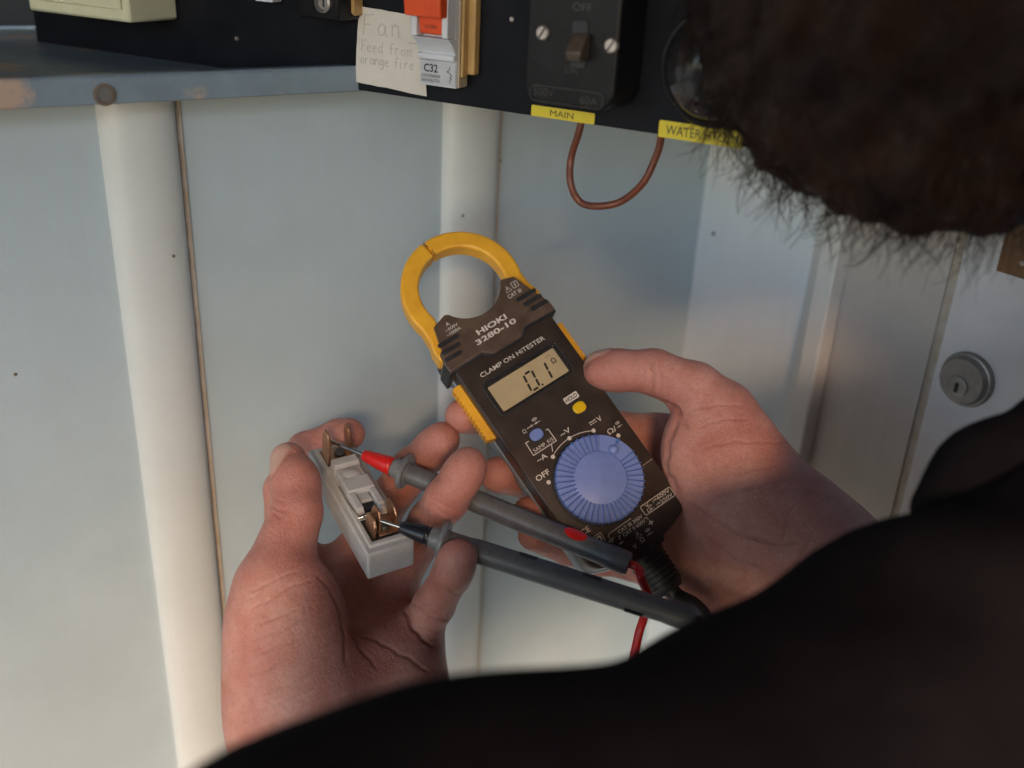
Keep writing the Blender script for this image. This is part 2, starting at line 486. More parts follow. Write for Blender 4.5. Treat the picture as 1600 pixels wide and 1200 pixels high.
def surface(groups, h, kin, kbase, kout):
    """groups[0] = core prims; other groups each blend onto the core (kbase) and to each other (kout)"""
    allp = [q for g in groups for q in g]
    lo = np.min([pbounds(q)[0] for q in allp], 0) - 4 * h; hi = np.max([pbounds(q)[1] for q in allp], 0) + 4 * h
    n = np.ceil((hi - lo) / h).astype(int) + 1
    big = np.float32(.05)
    def group_field(g, k, extra=0.0):
        D = np.full(n, big, np.float32)
        for q in g:
            a, b = pbounds(q); pad = max(k, extra) + 3 * h
            i0 = np.maximum(((a - pad - lo) / h).astype(int), 0); i1 = np.minimum(((b + pad - lo) / h).astype(int) + 2, n)
            X = np.stack(np.meshgrid(*[lo[d] + h * np.arange(i0[d], i1[d]) for d in range(3)], indexing='ij'), -1)
            sl = tuple(slice(i0[d], i1[d]) for d in range(3))
            D[sl] = smin(D[sl], prim(X, q).astype(np.float32), k)
        return D
    core = group_field(groups[0], kin[0], kbase)
    tot = core
    for i, g in enumerate(groups[1:]):
        f = group_field(g, kin[1], kbase)
        tot = smin(tot, smin(core, f, kbase), kout)
    return nets(tot, lo, h)
def nets(D, lo, h):
    s = D < 0
    n = np.array(D.shape)
    cell = np.zeros(n - 1, np.int8)
    for dx in (0, 1):
        for dy in (0, 1):
            for dz in (0, 1):
                cell += s[dx:n[0] - 1 + dx, dy:n[1] - 1 + dy, dz:n[2] - 1 + dz]
    act = (cell > 0) & (cell < 8)
    idx = np.argwhere(act)
    ids = -np.ones(n - 1, np.int64); ids[act] = np.arange(len(idx))
    acc = np.zeros((len(idx), 3)); cnt = np.zeros(len(idx))
    cor = [(a, b, c) for a in (0, 1) for b in (0, 1) for c in (0, 1)]
    val = {c: D[idx[:, 0] + c[0], idx[:, 1] + c[1], idx[:, 2] + c[2]] for c in cor}
    for c in cor:
        for d in range(3):
            if c[d]: continue
            e = list(c); e[d] = 1; e = tuple(e)
            a, b = val[c], val[e]; cr = (a < 0) != (b < 0)
            t = np.where(cr, a / np.where(cr, a - b, 1), 0)
            pt = np.tile(np.array(c, float), (len(idx), 1)); pt[:, d] += t
            acc[cr] += pt[cr]; cnt[cr] += 1
    V = lo + h * (idx + acc / cnt[:, None])
    F = []
    for d in range(3):
        u, v = (d + 1) % 3, (d + 2) % 3
        a = [slice(1, -1)] * 3; a[d] = slice(0, n[d] - 1); b = list(a); b[d] = slice(1, n[d])
        sa, sb = s[tuple(a)], s[tuple(b)]
        w_ = np.argwhere(sa != sb); fl = sa[tuple(w_.T)]
        base = w_.copy(); base[:, u] += 1; base[:, v] += 1
        q = []
        for du, dv in ((-1, -1), (0, -1), (0, 0), (-1, 0)):
            z = base.copy(); z[:, u] += du; z[:, v] += dv
            q.append(ids[z[:, 0], z[:, 1], z[:, 2]])
        q = np.stack(q, 1)
        q[~fl] = q[~fl][:, ::-1]
        F.append(q)
    return V, np.concatenate(F)
def relax(V, F, it=2, lam=.5):
    e = np.concatenate([F[:, [0, 1]], F[:, [1, 2]], F[:, [2, 3]], F[:, [3, 0]]]); e = np.concatenate([e, e[:, ::-1]])
    for _ in range(it):
        for l_ in (lam, -lam * .98):
            S = np.zeros_like(V); N_ = np.zeros(len(V))
            np.add.at(S, e[:, 0], V[e[:, 1]]); np.add.at(N_, e[:, 0], 1)
            V = V + l_ * (S / N_[:, None] - V)
    return V
def vnormals(V, F):
    fn = np.cross(V[F[:, 2]] - V[F[:, 0]], V[F[:, 3]] - V[F[:, 1]])
    N_ = np.zeros_like(V)
    for i in range(4): np.add.at(N_, F[:, i], fn)
    return N_ / np.maximum(np.linalg.norm(N_, axis=1), 1e-12)[:, None]
def mesh_np(name, V, F):
    me = bpy.data.meshes.new(name)
    me.vertices.add(len(V)); me.vertices.foreach_set('co', V.astype(np.float32).ravel())
    me.loops.add(F.size); me.loops.foreach_set('vertex_index', F.astype(np.int32).ravel())
    me.polygons.add(len(F)); me.polygons.foreach_set('loop_start', np.arange(0, F.size, 4, dtype=np.int32))
    me.update(calc_edges=True); me.validate()
    return me
# ================================================================== SETTING
g = MB().box(-20, 20, -20, 20, -.05, 0).build('ground', 'ground', smooth=0)
tag(g, 'dark asphalt ground under the wall', None, kind='structure')

roof = empty('added_porch_roof', (0, 0, 2.38))  # unseen roof, added to shade the wall and warm the reflections
tag(roof, 'unseen timber porch roof added overhead to shade the wall', 'roof')
for i in range(13):
    MB().box(-1.7, 1.5, -1.18 + i * .128, -1.18 + i * .128 + .125, 0, .022).build('soffit_board', 'timber', roof, bevel=.002, smooth=0)
MB().box(-1.7, 1.5, -1.215, -1.185, -.04, .12).build('fascia', 'timber', roof, bevel=.002, smooth=0)
MB().box(-1.75, 1.55, -1.26, .55, .124, .16).build('roofing', 'sill', roof, smooth=0)
fence = empty('added_timber_fence', (0, -1.95, 0))  # unseen fence, added to cut sky light from behind
tag(fence, 'unseen timber fence added behind the camera to block sky light', 'fence')
for i in range(18):
    MB().box(-1.0 + i * .17, -1.0 + i * .17 + .165, 0, .02, .01, 2.4 + random.uniform(-.006, .006)).build('board', 'greytimber', fence, bevel=.002, smooth=0)

SILL = P(560, 143, .49)
CORN = P(1100, 300, .70)
SZ, WY, SX = SILL[2], CORN[1], CORN[0]

def half_round(u0, u1, hgt, n=10, flat=.35):
    """cross-section of a rolled rib: (across, out)"""
    out = []
    for i in range(n + 1):
        t = i / n
        a = math.pi * t
        out.append((u0 + (u1 - u0) * (.5 - .5 * math.cos(a) * (1 - flat * .2 * math.sin(a))), hgt * math.sin(a) ** .72))
    return out

wall = empty('ribbed_wall', (0, WY, 0))
tag(wall, 'cream ribbed sheet-metal wall below the switchboard', 'wall')
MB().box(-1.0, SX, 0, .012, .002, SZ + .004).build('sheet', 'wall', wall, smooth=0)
for x0, x1 in ((-.076, -.039), (.1085, .1445), (.2935, .3310)):
    pr = half_round(x0, x1, .0095)
    mb = MB(); n = len(pr)
    mb.add([(x, -h, .003) for x, h in pr] + [(x, -h, SZ + .003) for x, h in pr], [(i, i + 1, n + i + 1, n + i) for i in range(n - 1)])
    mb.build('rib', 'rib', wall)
    MB().box(x1 - .0014, x1 + .0024, -.0012, 0.001, .003, SZ + .003).build('rust_seam', 'rust', wall, smooth=0)
for px, py in ((24, 585), (262, 392), (768, 246), (710, 331)):
    q = hit(px, py, CORN, (0, 1, 0))
    MB().lathe([(.0009, 0), (.0008, .0004), (.0003, .0006)], 10, (q[0], -.0095 if px in (262, 768, 710) else 0, q[2]), (0, -1, 0)).build('nail_head', 'nail', wall)

side = empty('side_wall', (SX, WY, 0))
tag(side, 'white side wall with a rolled bead and a beige panel next to the door', 'wall')
yb = hit(1285, 310, CORN, (1, 0, 0))[1] - WY; ya = hit(1342, 320, CORN, (1, 0, 0))[1] - WY
yd = hit(1500, 390, CORN, (1, 0, 0))[1] - WY
MB().box(0, .012, yb - .0005, .0, .002, 2.3).build('white_panel', 'side', side, smooth=0)
MB().box(.0015, .012, yd + .004, yb - .0015, .002, 2.3).build('beige_panel', 'side2', side, smooth=0)
pr = [(yb + .001, 0), (yb + (ya - yb) * .42, .0095), (yb + (ya - yb) * .50, .0108), (ya + .0015, .0118), (ya + .0002, .0112), (ya, 0)]; n = len(pr)
MB().add([(-h + .001, y, .003) for y, h in pr] + [(-h + .001, y, 2.3) for y, h in pr], [(i, i + 1, n + i + 1, n + i) for i in range(n - 1)]).build('bead', 'bead', side, smooth=20)
MB().box(.003, .010, yd - .002, yd + .004, .002, 2.3).build('rust_seam', 'rust', side, smooth=0)
q = hit(1115, 365, CORN, (1, 0, 0))
MB().lathe([(.0016, 0), (.0014, .0007), (.0006, .001)], 10, (0, q[1] - WY, q[2]), (-1, 0, 0)).build('nail_head', 'nail', side)

door = empty('door', (SX, WY + yd - .002, 0))
tag(door, 'narrow white door edge with a round keyed lock on the right', 'door')
MB().box(0, .03, -.078, 0, .01, 2.05).build('leaf', 'door', door, bevel=.0015, smooth=0)
LC = hit(1513, 592, CORN, (1, 0, 0)) - np.array([SX, WY + yd - .002, 0])
lo_ = np.array([0, LC[1], LC[2]])
lk = MB().lathe([(.0158, 0), (.0160, .002), (.0152, .0035), (.0142, .0038), (.0138, .0062), (.0128, .0072)], 40, lo_, (-1, 0, 0)).build('lock_cylinder', 'steel', door)
MB().lathe([(.0062, .0070), (.0060, .0082), (.0055, .0084)], 24, lo_ + np.array([0, .001, -.0035]), (-1, 0, 0)).build('lock_plug', 'steel', lk)
MB().box(-.0092, -.0083, LC[1] + .0002, LC[1] + .0018, LC[2] - .0066, LC[2] - .0012).build('keyhole', 'print', lk, smooth=0)
bq = hit(1562, 432, CORN, (1, 0, 0)); by = bq[1] - (WY + yd - .002)
br = MB().box(-.006, -.0005, by - .045, by, bq[2] + .004, bq[2] + .075).build('bracket', 'brownwood', door, bevel=.001)
MB().lathe([(.0016, 0), (.0013, .0008)], 12, (-.0058, by - .013, bq[2] + .012), (-1, 0, 0)).build('bracket_screw', 'screw', br)

cab = empty('meter_cabinet', (SILL[0], SILL[1], SZ))
tag(cab, 'grey metal cabinet with a worn painted sill and a round hole', 'cabinet')
prof = [(0, 0), (0, .0108), (.0012, .0122), (.010, .0118), (.034, .002), (.30, .001), (.30, -.003), (.036, -.002), (.030, -.001)]
x0, x1 = -.75 - SILL[0], SX - .001 - SILL[0]
n = len(prof)
sl = MB().add([(x0, y, z) for y, z in prof] + [(x1, y, z) for y, z in prof], [tuple(range(n)), tuple(range(2 * n - 1, n - 1, -1))] + [(i, n + i, n + (i + 1) % n, (i + 1) % n) for i in range(n)]).build('sill', 'sill', cab, bevel=.0006)
gq = hit(163, 148, SILL, (0, 1, 0)) - SILL
MB().lathe([(.0047, 0), (.0047, .0009), (.0033, .0011), (.0030, -.0002)], 24, (gq[0], .0003, gq[2]), (0, -1, 0), cap=False).build('hole_rim', 'nail', sl)
MB().lathe([(.0031, 0), (.0030, .0004)], 20, (gq[0], .0002, gq[2]), (0, -1, 0)).build('hole_plug', 'steel', sl)
MB().box(x0, x1, .295, .30, .002, .60).build('back_panel', 'inside', cab, smooth=0)
MB().box(x0, x1, 0, .294, .60, .61).build('top_panel', 'sill', cab, smooth=0)
MB().box(x0, x0 + .01, 0, .294, .013, .599).build('end_panel', 'sill', cab, smooth=0)

# ------------------------------------------------------------------ the hinged board and what is fixed on it
BD = R @ _hor((0, 60), (1160, 232)); BD = unit(BD * np.array([1, 1, 0]))
BN = unit(np.array([BD[1], -BD[0], 0]))
if np.dot(BN, C - SILL) < 0: BN = -BN
UP = np.array([0, 0, 1.0])
B0 = SILL + UP * .0006
def bp(x, y, h=0.0):
    q = hit(x, y, B0 + BN * h, BN) - B0
    return float(q @ BD), float(q[2])
def bframe(name, s, t, h=.0004):
    return empty(name, B0 + BD * s + UP * t + BN * h, BD, UP, BN)
board = empty('switchboard', B0, BD, UP, BN)
tag(board, 'black switchboard panel swung out over the grey sill', 'switchboard')
MB().box(-.24, .30, 0, .42, -.006, 0).build('panel', 'board', board, bevel=.0008, smooth=0)
for px, py in ((1083, 165), (370, 60), (800, 30)):
    s_, t_ = bp(px, py)
    MB().lathe([(.0012, 0), (.0009, .0006)], 10, (s_, t_, 0), (0, 0, 1)).build('panel_pin', 'screw', board)

# handwritten paper note
a = bp(563, 10); b_ = bp(557, 127); c_ = bp(668, 150); d_ = (bp(660, 26)[0] + .0, bp(660, 26)[1])
note = bframe('paper_note', b_[0], b_[1], .0007)
L2 = lambda p: (p[0] - b_[0], p[1] - b_[1])
pl = [L2(b_), L2(c_), L2((c_[0] - .001, d_[1])), L2(a)]
def lerp(p, q, t): return (p[0] + (q[0] - p[0]) * t, p[1] + (q[1] - p[1]) * t)
rag = []
for i in range(4):
    for j in range(9):
        x, y = lerp(pl[i], pl[(i + 1) % 4], j / 9)
        rag.append((x + random.uniform(-1, 1) * .00025, y + random.uniform(-1, 1) * .00025))
MB().prism(rag, 0, .0003).build('sheet', 'paper', note, smooth=0)
tag(note, 'small pale handwritten paper note beside the circuit breaker', 'note')
GL = {  # hand strokes on a 1 x 1 cell
 'F': [[(0, 0), (.12, 1)], [(.1, .98), (.75, 1.05)], [(.05, .5), (.5, .55)]],
 'a': [[(.62, .5), (.3, .62), (.06, .35), (.15, .03), (.45, .05), (.62, .5), (.6, .12), (.75, 0)]],
 'n': [[(.05, .6), (.06, 0)], [(.06, .42), (.3, .62), (.52, .5), (.56, 0), (.68, .02)]],
 'e': [[(.05, .3), (.5, .36), (.4, .6), (.12, .52), (.06, .15), (.3, -.02), (.58, .1)]],
 'd': [[(.5, .45), (.25, .58), (.05, .3), (.2, .02), (.5, .15)], [(.58, 1), (.5, .1), (.62, 0)]],
 'f': [[(.55, .95), (.35, 1.02), (.25, .8), (.2, 0)], [(.0, .52), (.5, .58)]],
 'r': [[(.06, .58), (.08, 0)], [(.08, .4), (.25, .58), (.48, .55)]],
 'o': [[(.3, .58), (.08, .4), (.1, .1), (.35, 0), (.55, .2), (.5, .48), (.3, .58)]],
 'm': [[(.05, .6), (.06, 0)], [(.06, .42), (.22, .6), (.34, .45), (.34, .02)], [(.34, .42), (.5, .6), (.64, .45), (.66, 0)]],
 'g': [[(.5, .5), (.25, .6), (.06, .35), (.22, .05), (.5, .2)], [(.54, .58), (.5, -.3), (.25, -.4), (.08, -.28)]],
 'i': [[(.15, .55), (.17, 0), (.28, .03)], [(.16, .8), (.18, .84)]],
}
def hand(parent, s, x, y, size, step, slope, wd):
    mb = MB()
    for i, ch in enumerate(s):
        if ch in GL:
            for st in GL[ch]:
                line_strip(mb, [(x + (i * step + u * .9) * size, y + i * step * size * slope + v * size) for u, v in st], wd, .00032, .00042)
    mb.build('handwriting', 'pencil', parent, smooth=0)
def nl(px, py): q = bp(px, py); return q[0] - b_[0], q[1] - b_[1]
u = nl(570, 53); hand(note, 'Fan', u[0], u[1], .0088, .93, .02, .00042)
u = nl(567, 79); hand(note, 'Feed from', u[0], u[1], .0050, .66, .0, .0003)
u = nl(565, 98); hand(note, 'orange fire', u[0], u[1], .0044, .66, -.0, .0003)
u = nl(641, 67); mbx = MB(); line_strip(mbx, [u, (u[0] + .005, u[1] + .0002)], .0005, .00032, .00042); mbx.build('handwriting', 'pencil', note, smooth=0)

# circuit breaker
HB = .010
s0, t0 = bp(657, 131, HB)
s1, _ = bp(713, 139, HB)
W_ = s1 - s0
brk = bframe('circuit_breaker', s0, t0)
tag(brk, 'pale grey circuit breaker with an orange toggle marked C32', 'circuit breaker')
def zt(py, h, px=690): return bp(px, py, h)[1] - t0
profb = [(0, .0015), (0, HB), (.0112, HB), (.0118, HB + .0022), (.0140, HB + .0024), (.0146, HB + .0008), (.0190, HB + .0040), (.0216, HB + .0075), (.0216, HB + .0015), (.049, HB + .0015), (.049, HB + .0075), (.054, HB), (.075, HB), (.075, .0015)]
n = len(profb)
bb = MB().add([(0, z, h) for z, h in profb] + [(W_, z, h) for z, h in profb], [tuple(range(n)), tuple(range(2 * n - 1, n - 1, -1))] + [(i, n + i, n + (i + 1) % n, (i + 1) % n) for i in range(n)]).build('body', 'breaker', brk, bevel=.0004)
for xa in (0, W_ - .0032):
    MB().box(xa, xa + .0032, .0219, .0488, HB + .0012, HB + .0078).build('toggle_cheek', 'breaker', brk, bevel=.0005)
MB().box(W_ + .0001, W_ + .0009, .0005, .0745, .002, HB - .0012).build('side_plate', 'breakerside', brk, smooth=0)
tg = MB().prism([(HB + .001, .0223), (HB + .0052, .0230), (HB + .0068, .0300), (HB + .0125, .0312), (HB + .0132, .0395), (HB + .0105, .0415), (HB + .0015, .042)], .0034, W_ - .0034)
tg.v = [(z, y, x) for x, y, z in tg.v]
tog = tg.build('toggle', 'orange', brk, bevel=.0005)
mb = MB().prism([(HB + .0075, .0303), (HB + .013, .0305), (HB + .0140, .0395), (HB + .0105, .0425), (HB + .0072, .042)], .0002, W_ - .0002)
mb.v = [(z, y, x) for x, y, z in mb.v]
mb.build('toggle_bar', 'orange', tog, bevel=.0008)
MB().box(.0003, W_ - .0003, .0008, .0108, HB + .0001, HB + .0004).build('front_label', 'breakerlabel', brk, smooth=0)
text('lettering', 'C32', 'print', brk, .0062, .0078, HB + .0005, .0034, .0076, bold=.02)
text('lettering', 'AS/NZS60898', 'print', brk, .0062, .0044, HB + .0005, .0014, .0102)
text('lettering', 'SAA100677EA', 'print', brk, .0062, .0024, HB + .0005, .0014, .0102)
mb = MB(); line_strip(mb, [(W_ - .0032, .0092), (W_ - .0034, .0078), (W_ - .0046, .0070), (W_ - .0028, .0062), (W_ - .0022, .0052), (W_ - .0030, .0046), (W_ - .0022, .0040), (W_ - .0030, .0034), (W_ - .0030, .0020)], .0003, HB + .0004, HB + .0005)
mb.build('lettering', 'print', brk, smooth=0)
text('lettering', 'I·I·ON', 'print', brk, W_ / 2, .0262, HB + .0064, .0016, .0058)
mount = bframe('mounting_block', s0 + W_ + .0004, t0 + .006)
tag(mount, 'beige insulating block behind the right edge of the circuit breaker', 'block')
MB().box(.0004, .0056, 0, .07, 0, .0045).build('block', 'beige', mount, bevel=.0006)
MB().box(.0008, .0022, -.001, .0695, .0047, .0085).build('flange', 'beige', mount, bevel=.0004)

# main switch
HM = .024
sL, tL = bp(817, 130, HM); sR, tB = bp(962, 158, HM); _, tB = bp(890, 170, HM)
msw = bframe('main_switch', sL, tB)
tag(msw, 'black bakelite main isolating switch with a worn lever and two screws', 'switch')
WM = sR - sL
tp = rrect(.0006, WM - .0006, .0006, .085, .008)
MB().prism(rrect(0, WM, 0, .086, .0085), 0, HM, tp).build('cover', 'bakelite', msw, bevel=.0014, seg=3)
def ms(x, y, h=HM): q = bp(x, y, h); return q[0] - sL, q[1] - tB
for px, py in ((850, 51), (957, 71)):
    q = ms(px, py)
    sc_ = MB().lathe([(.0029, -.001), (.0029, .0010), (.0024, .0015)], 20, (*q, HM), (0, 0, 1)).build('screw', 'screw', msw)
    MB().obox((*q, HM + .0016), (math.cos(1), math.sin(1), 0), (-math.sin(1), math.cos(1), 0), (0, 0, 1), .0024, .0003, .0002).build('slot', 'print', sc_, smooth=0)
q0 = ms(892, 104); q1 = ms(921, 34)
MB().prism(rrect(q0[0], q1[0], q0[1], q1[1], .0012, 3), HM + .0001, HM + .0006).build('lever_opening', 'print', msw, smooth=0)
a0 = ms(888, 92, HM + .006); a1 = ms(915, 55, HM + .006)
mb = MB().prism([(a0[1], HM + .0005), (a0[1] - .0005, HM + .008), (a0[1] + .003, HM + .0095), (a1[1], HM + .0035), (a1[1], HM + .0005)], a0[0], a1[0])
mb.v = [(z, x, y) for x, y, z in mb.v]
mb.build('lever', 'blacklever', msw, bevel=.0007)
def msT(s, px, py, h, w_): q = ms(px, py); text('lettering', s, 'embossed', msw, q[0], q[1], HM + .0004, h, w_)
msT('OFF', 911, 11, .0030, .0085); msT('ON', 894, 109, .0028, .0055); msT('500V', 851, 143, .0032, .0095); msT('60A', 921, 157, .0032, .0078)
q0 = ms(829, 152); q1 = ms(945, 150)
mb = MB(); frame_strip(mb, rrect(q0[0], q1[0], q0[1] - .001, q0[1] + .0056, .0025, 4), .00035, HM + .0002, HM + .0006)
mb.build('embossed_border', 'embossed', msw, smooth=0)

def tape(px0, py0, px1, py1, pxb, pyb, label, words, tx, tw):
    a = bp(px0, py0); b = bp(px1, py1); c = bp(pxb, pyb)
    o = bframe('label_tape', c[0], c[1], .0004)
    tag(o, label, 'label')
    wd = b[0] - a[0]; ht = a[1] - c[1]
    MB().prism(rrect(0, wd, 0, ht, .0006, 3), 0, .0004).build('strip', 'yellow', o, smooth=0)
    text('lettering', words, 'print', o, tx * wd, ht * .5, .0005, ht * .56, tw * wd)
tape(832, 163, 931, 176, 831, 180, 'yellow label reading MAIN under the main switch', 'MAIN', .49, .37)
tape(1033, 187, 1165, 207, 1029, 213, 'yellow label reading WATER HTG. beside the round black cover', 'WATER HTG. M', .52, .86)

q = bp(1120, 106, .004)
dm = bframe('round_cover', *q)
tag(dm, 'glossy round black domed cover on the board next to the hair', 'cover')
MB().lathe([(.0235, 0), (.0238, .004), (.0228, .0062), (.0212, .0064), (.0205, .0055)], 48).build('rim', 'bakelite', dm)
MB().lathe([(.0204, .005), (.0196, .010), (.0165, .0150), (.011, .0184), (.005, .0199), (.0003, .0203)], 48).build('dome', 'dome', dm)

s_, t_ = bp(205, 36, .032)
cb = bframe('cream_fuse_box', s_, t_)
tag(cb, 'cream plastic box at the top left of the board', 'box')
MB().box(-.078, 0, 0, .06, 0, .0325).build('case', 'creambox', cb, bevel=.0016)
MB().box(-.070, -.004, .006, .055, .0326, .0340).build('lid', 'creambox', cb, bevel=.0006)

s_, t_ = bp(531, 33, .016)
kb = bframe('key_switch', s_, t_)
tag(kb, 'small black switch with a round steel barrel above the note', 'switch')
MB().box(-.024, 0, 0, .03, 0, .0165).build('case', 'bakelite', kb, bevel=.001)
s2, t2 = bp(505, 4, .018)
MB().lathe([(.0046, .0166), (.0046, .0185), (.0036, .0190), (.0032, .0174)], 28, (s2 - s_, t2 - t_, 0)).build('barrel', 'steel', kb)
MB().box(s2 - s_ - .0004, s2 - s_ + .0004, t2 - t_ - .002, t2 - t_ + .002, .0172, .0176).build('keyhole', 'print', kb, smooth=0)
s_, t_ = bp(556, 25, .006)
pb = bframe('bracket', s_, t_)
tag(pb, 'small tan bracket between the black switch and the note', 'bracket')
MB().prism([(-.0055, .004), (0, 0), (0, .02), (-.0065, .02)], 0, .007).build('plate', 'beige', pb, bevel=.0004)
s_, t_ = bp(428, 4, .006)
wl = bframe('white_tag', s_, t_)
tag(wl, 'white tag at the top edge between cream box and black switch', 'tag')
MB().prism(rrect(-.012, 0, 0, .010, .001, 3), 0, .006).build('plate', 'breaker', wl, smooth=0)

def catmull(pts, n=8):
    p = [np.asarray(x, float) for x in pts]; p = [2 * p[0] - p[1]] + p + [2 * p[-1] - p[-2]]; out = []
    for i in range(1, len(p) - 2):
        for j in range(n):
            t = j / n
            out.append(.5 * ((2 * p[i]) + (p[i + 1] - p[i - 1]) * t + (2 * p[i - 1] - 5 * p[i] + 4 * p[i + 1] - p[i + 2]) * t ** 2 + (3 * p[i] - p[i - 1] - 3 * p[i + 1] + p[i + 2]) * t ** 3))
    out.append(p[-2]); return out
wp = [hit(x + random.uniform(-2, 2), y + random.uniform(-2, 2), B0 - BN * (.012 + random.uniform(-.002, .002)), BN) for x, y in ((912, 150), (905, 200), (893, 245), (893, 288), (908, 316), (938, 324), (972, 314), (1003, 287), (1022, 252), (1031, 218), (1034, 170))]
o = MB().tube(catmull(wp, 6), .0017, 12).build('hanging_wire', 'wire')
tag(o, 'brown insulated wire looping down below the board', 'wire')
# ================================================================== THE CLAMP METER (local millimetres, face plane z = 0)
nn = unit([math.sin(math.radians(8)), math.sin(math.radians(19)), 1.0])
def floc(x, y, c=(880, 690), D=.485):
    p0 = cdir(*c) * D; r = cdir(x, y); return r * ((p0 @ nn) / (r @ nn)) - p0
_e = unit(unit(floc(867, 809) - floc(710, 580)) + unit(floc(1065, 775) - floc(868, 500)))
MYc = -_e; MXc = np.cross(MYc, nn)
MORG = P(880, 690, .485) + R @ MXc * .004
MX, MY, MZ = R @ MXc, R @ MYc, R @ nn
K1 = .001
meter = empty('clamp_meter', MORG, MX, MY, MZ)
tag(meter, 'dark brown digital clamp meter with yellow jaw held in the right hand', 'clamp meter')
def mm(): return MB(K1)
def boolean(o, cutters):
    for c in cutters:
        md = o.modifiers.new('cut', 'BOOLEAN'); md.operation = 'DIFFERENCE'; md.solver = 'EXACT'; md.object = c
    dg = bpy.context.evaluated_depsgraph_get()
    me = bpy.data.meshes.new_from_object(o.evaluated_get(dg))
    o.modifiers.clear(); old = o.data; o.data = me
    for c in cutters: bpy.data.objects.remove(c)
    me.shade_smooth(); me.set_sharp_from_angle(angle=math.radians(35))

def outline(e):
    w2 = 29.3 + e
    pts = [(-w2, 62), (-w2, -50)] + arc((-w2 + 9, -52 - e * .3), 9, 180, 250, 5)
    pts += [(-14, -63.5 - e), (-10.5, -64 - e), (-10, -66.5 - e), (10, -66.5 - e), (10.5, -64 - e), (14, -63.5 - e)]
    pts += arc((w2 - 9, -52 - e * .3), 9, 290, 360, 5) + [(w2, -50), (w2, 62)]
    return pts
body = mm().prism(outline(0), -13, 0, None)
body = body.build('case', 'meter', meter, smooth=0)
cut1 = mm().prism(rrect(-21.5, 22, 27, 44.6, 2.2, 3), -2.2, 3).build('cut', None, meter, smooth=0)
md = body.modifiers.new('bevel', 'BEVEL'); md.width = .0022; md.segments = 4; md.limit_method = 'ANGLE'; md.angle_limit = math.radians(50)
boolean(body, [cut1])
mm().prism(outline(.6), -22, -13.1, None).build('back_case', 'backshell', meter, bevel=.0018, seg=3)
# upper housing round the jaw
RC = (0, 94)
cov = [(-25.5, 82.5), (-17.6, 85.0)] + arc(RC, 18.6, 212, 332, 18) + [(17.6, 86.2), (24, 84.2), (28.3, 72.5), (29.3, 69.5), (30.4, 69), (30.8, 65.5), (31.8, 65), (32.0, 58.3), (13.2, 58.8), (9.0, 55.2), (-8.2, 55.2), (-12.6, 58.8), (-31.6, 58.3), (-31.8, 64.5), (-30.6, 65.5), (-30.2, 69), (-28.8, 70)]
mm().prism(cov, -24, 2.4).build('upper_case', 'metertop', meter, bevel=.0011, seg=3)
mm().prism([(x * 1.012, y - .9 if y < 66 else y) for x, y in cov if y < 75], -23, 1.2).build('case_lip', 'rubber', meter, bevel=.0006)
for i in range(3):
    for s in (-1, 1):
        y = 72.6 - i * 4.0; x0 = 17.5 + i * 1.7
        q = rrect(min(s * x0, s * (29.6 + i * .7)), max(s * x0, s * (29.6 + i * .7)), y - 1.3, y + .9, .9, 3)
        mm().prism(q, 2.2, 2.9).build('slot_shade_bar', 'rubber', meter, bevel=.0003)  # proud dark bars painted in for the shaded slots
# jaws
def jaw(a0, a1, side, nm):
    c = RC; ro, ri = 31.6, 22.4; n = 28
    po = arc(c, ro, a0, a1, n); pi_ = arc(c, ri, a0, a1, n)
    if side < 0: po += [(-31.2, 66), (-29, 56)]; pi_ += [(-22.5, 78), (-20, 56)]
    else: po += [(31.2, 66), (29, 56)]; pi_ += [(22.5, 78), (20, 56)]
    k = len(po); z0, z1 = -12.5, -1.6
    vs = [(x, y, z) for z in (z0, z1) for p in (po, pi_) for x, y in p]
    fs = []
    for i in range(k - 1):
        fs += [(i, i + 1, k + i + 1, k + i), (2 * k + i, 3 * k + i, 3 * k + i + 1, 2 * k + i + 1), (i, 2 * k + i, 2 * k + i + 1, i + 1), (k + i, k + i + 1, 3 * k + i + 1, 3 * k + i)]
    fs += [(0, k, 3 * k, 2 * k), (k - 1, 3 * k - 1, 4 * k - 1, 2 * k - 1)]
    # tip step
    mb = mm().add(vs, fs)
    return mb.build(nm, 'jaw', meter, bevel=.0022, seg=4)
jl = jaw(97.6, 196, -1, 'jaw')
jr = jaw(96.6, -16, 1, 'jaw')
mm().prism([(-3.4, 124.4), (-2.4, 119.6), (-1.2, 119.9), (-2.2, 124.6)], -12.2, -1.42).build('jaw_step', 'jaw', jr, smooth=0)
mb = mm(); line_strip(mb, [(-4.0, 125.2), (-3.6, 122.2), (-1.9, 121.6), (-2.4, 118.6), (-2.2, 115.4)], .35, -1.62, -1.5); mb.build('jaw_seam', 'print', jr, smooth=0)
for s in (-1, 1):      # collars where the jaw enters the housing
    mm().prism([(s * 22.3, 84.5), (s * 29.5, 80), (s * 31.9, 73), (s * 31.9, 66), (s * 20, 66)][::s], -13.5, -.9).build('jaw_collar', 'jaw', meter, bevel=.0008)
for ang in (28, 150, 168):
    x, y = RC[0] + 26 * math.cos(math.radians(ang)), RC[1] + 26 * math.sin(math.radians(ang))
    mb = mm(); t = math.radians(ang)
    tri = [(x + 1.6 * math.cos(t + d), y + 1.6 * math.sin(t + d)) for d in (math.pi, math.pi + 2.1, math.pi - 2.1)]
    frame_strip(mb, tri, .3, -1.62, -1.45); mb.build('moulded_mark', 'jaw', meter, smooth=0)
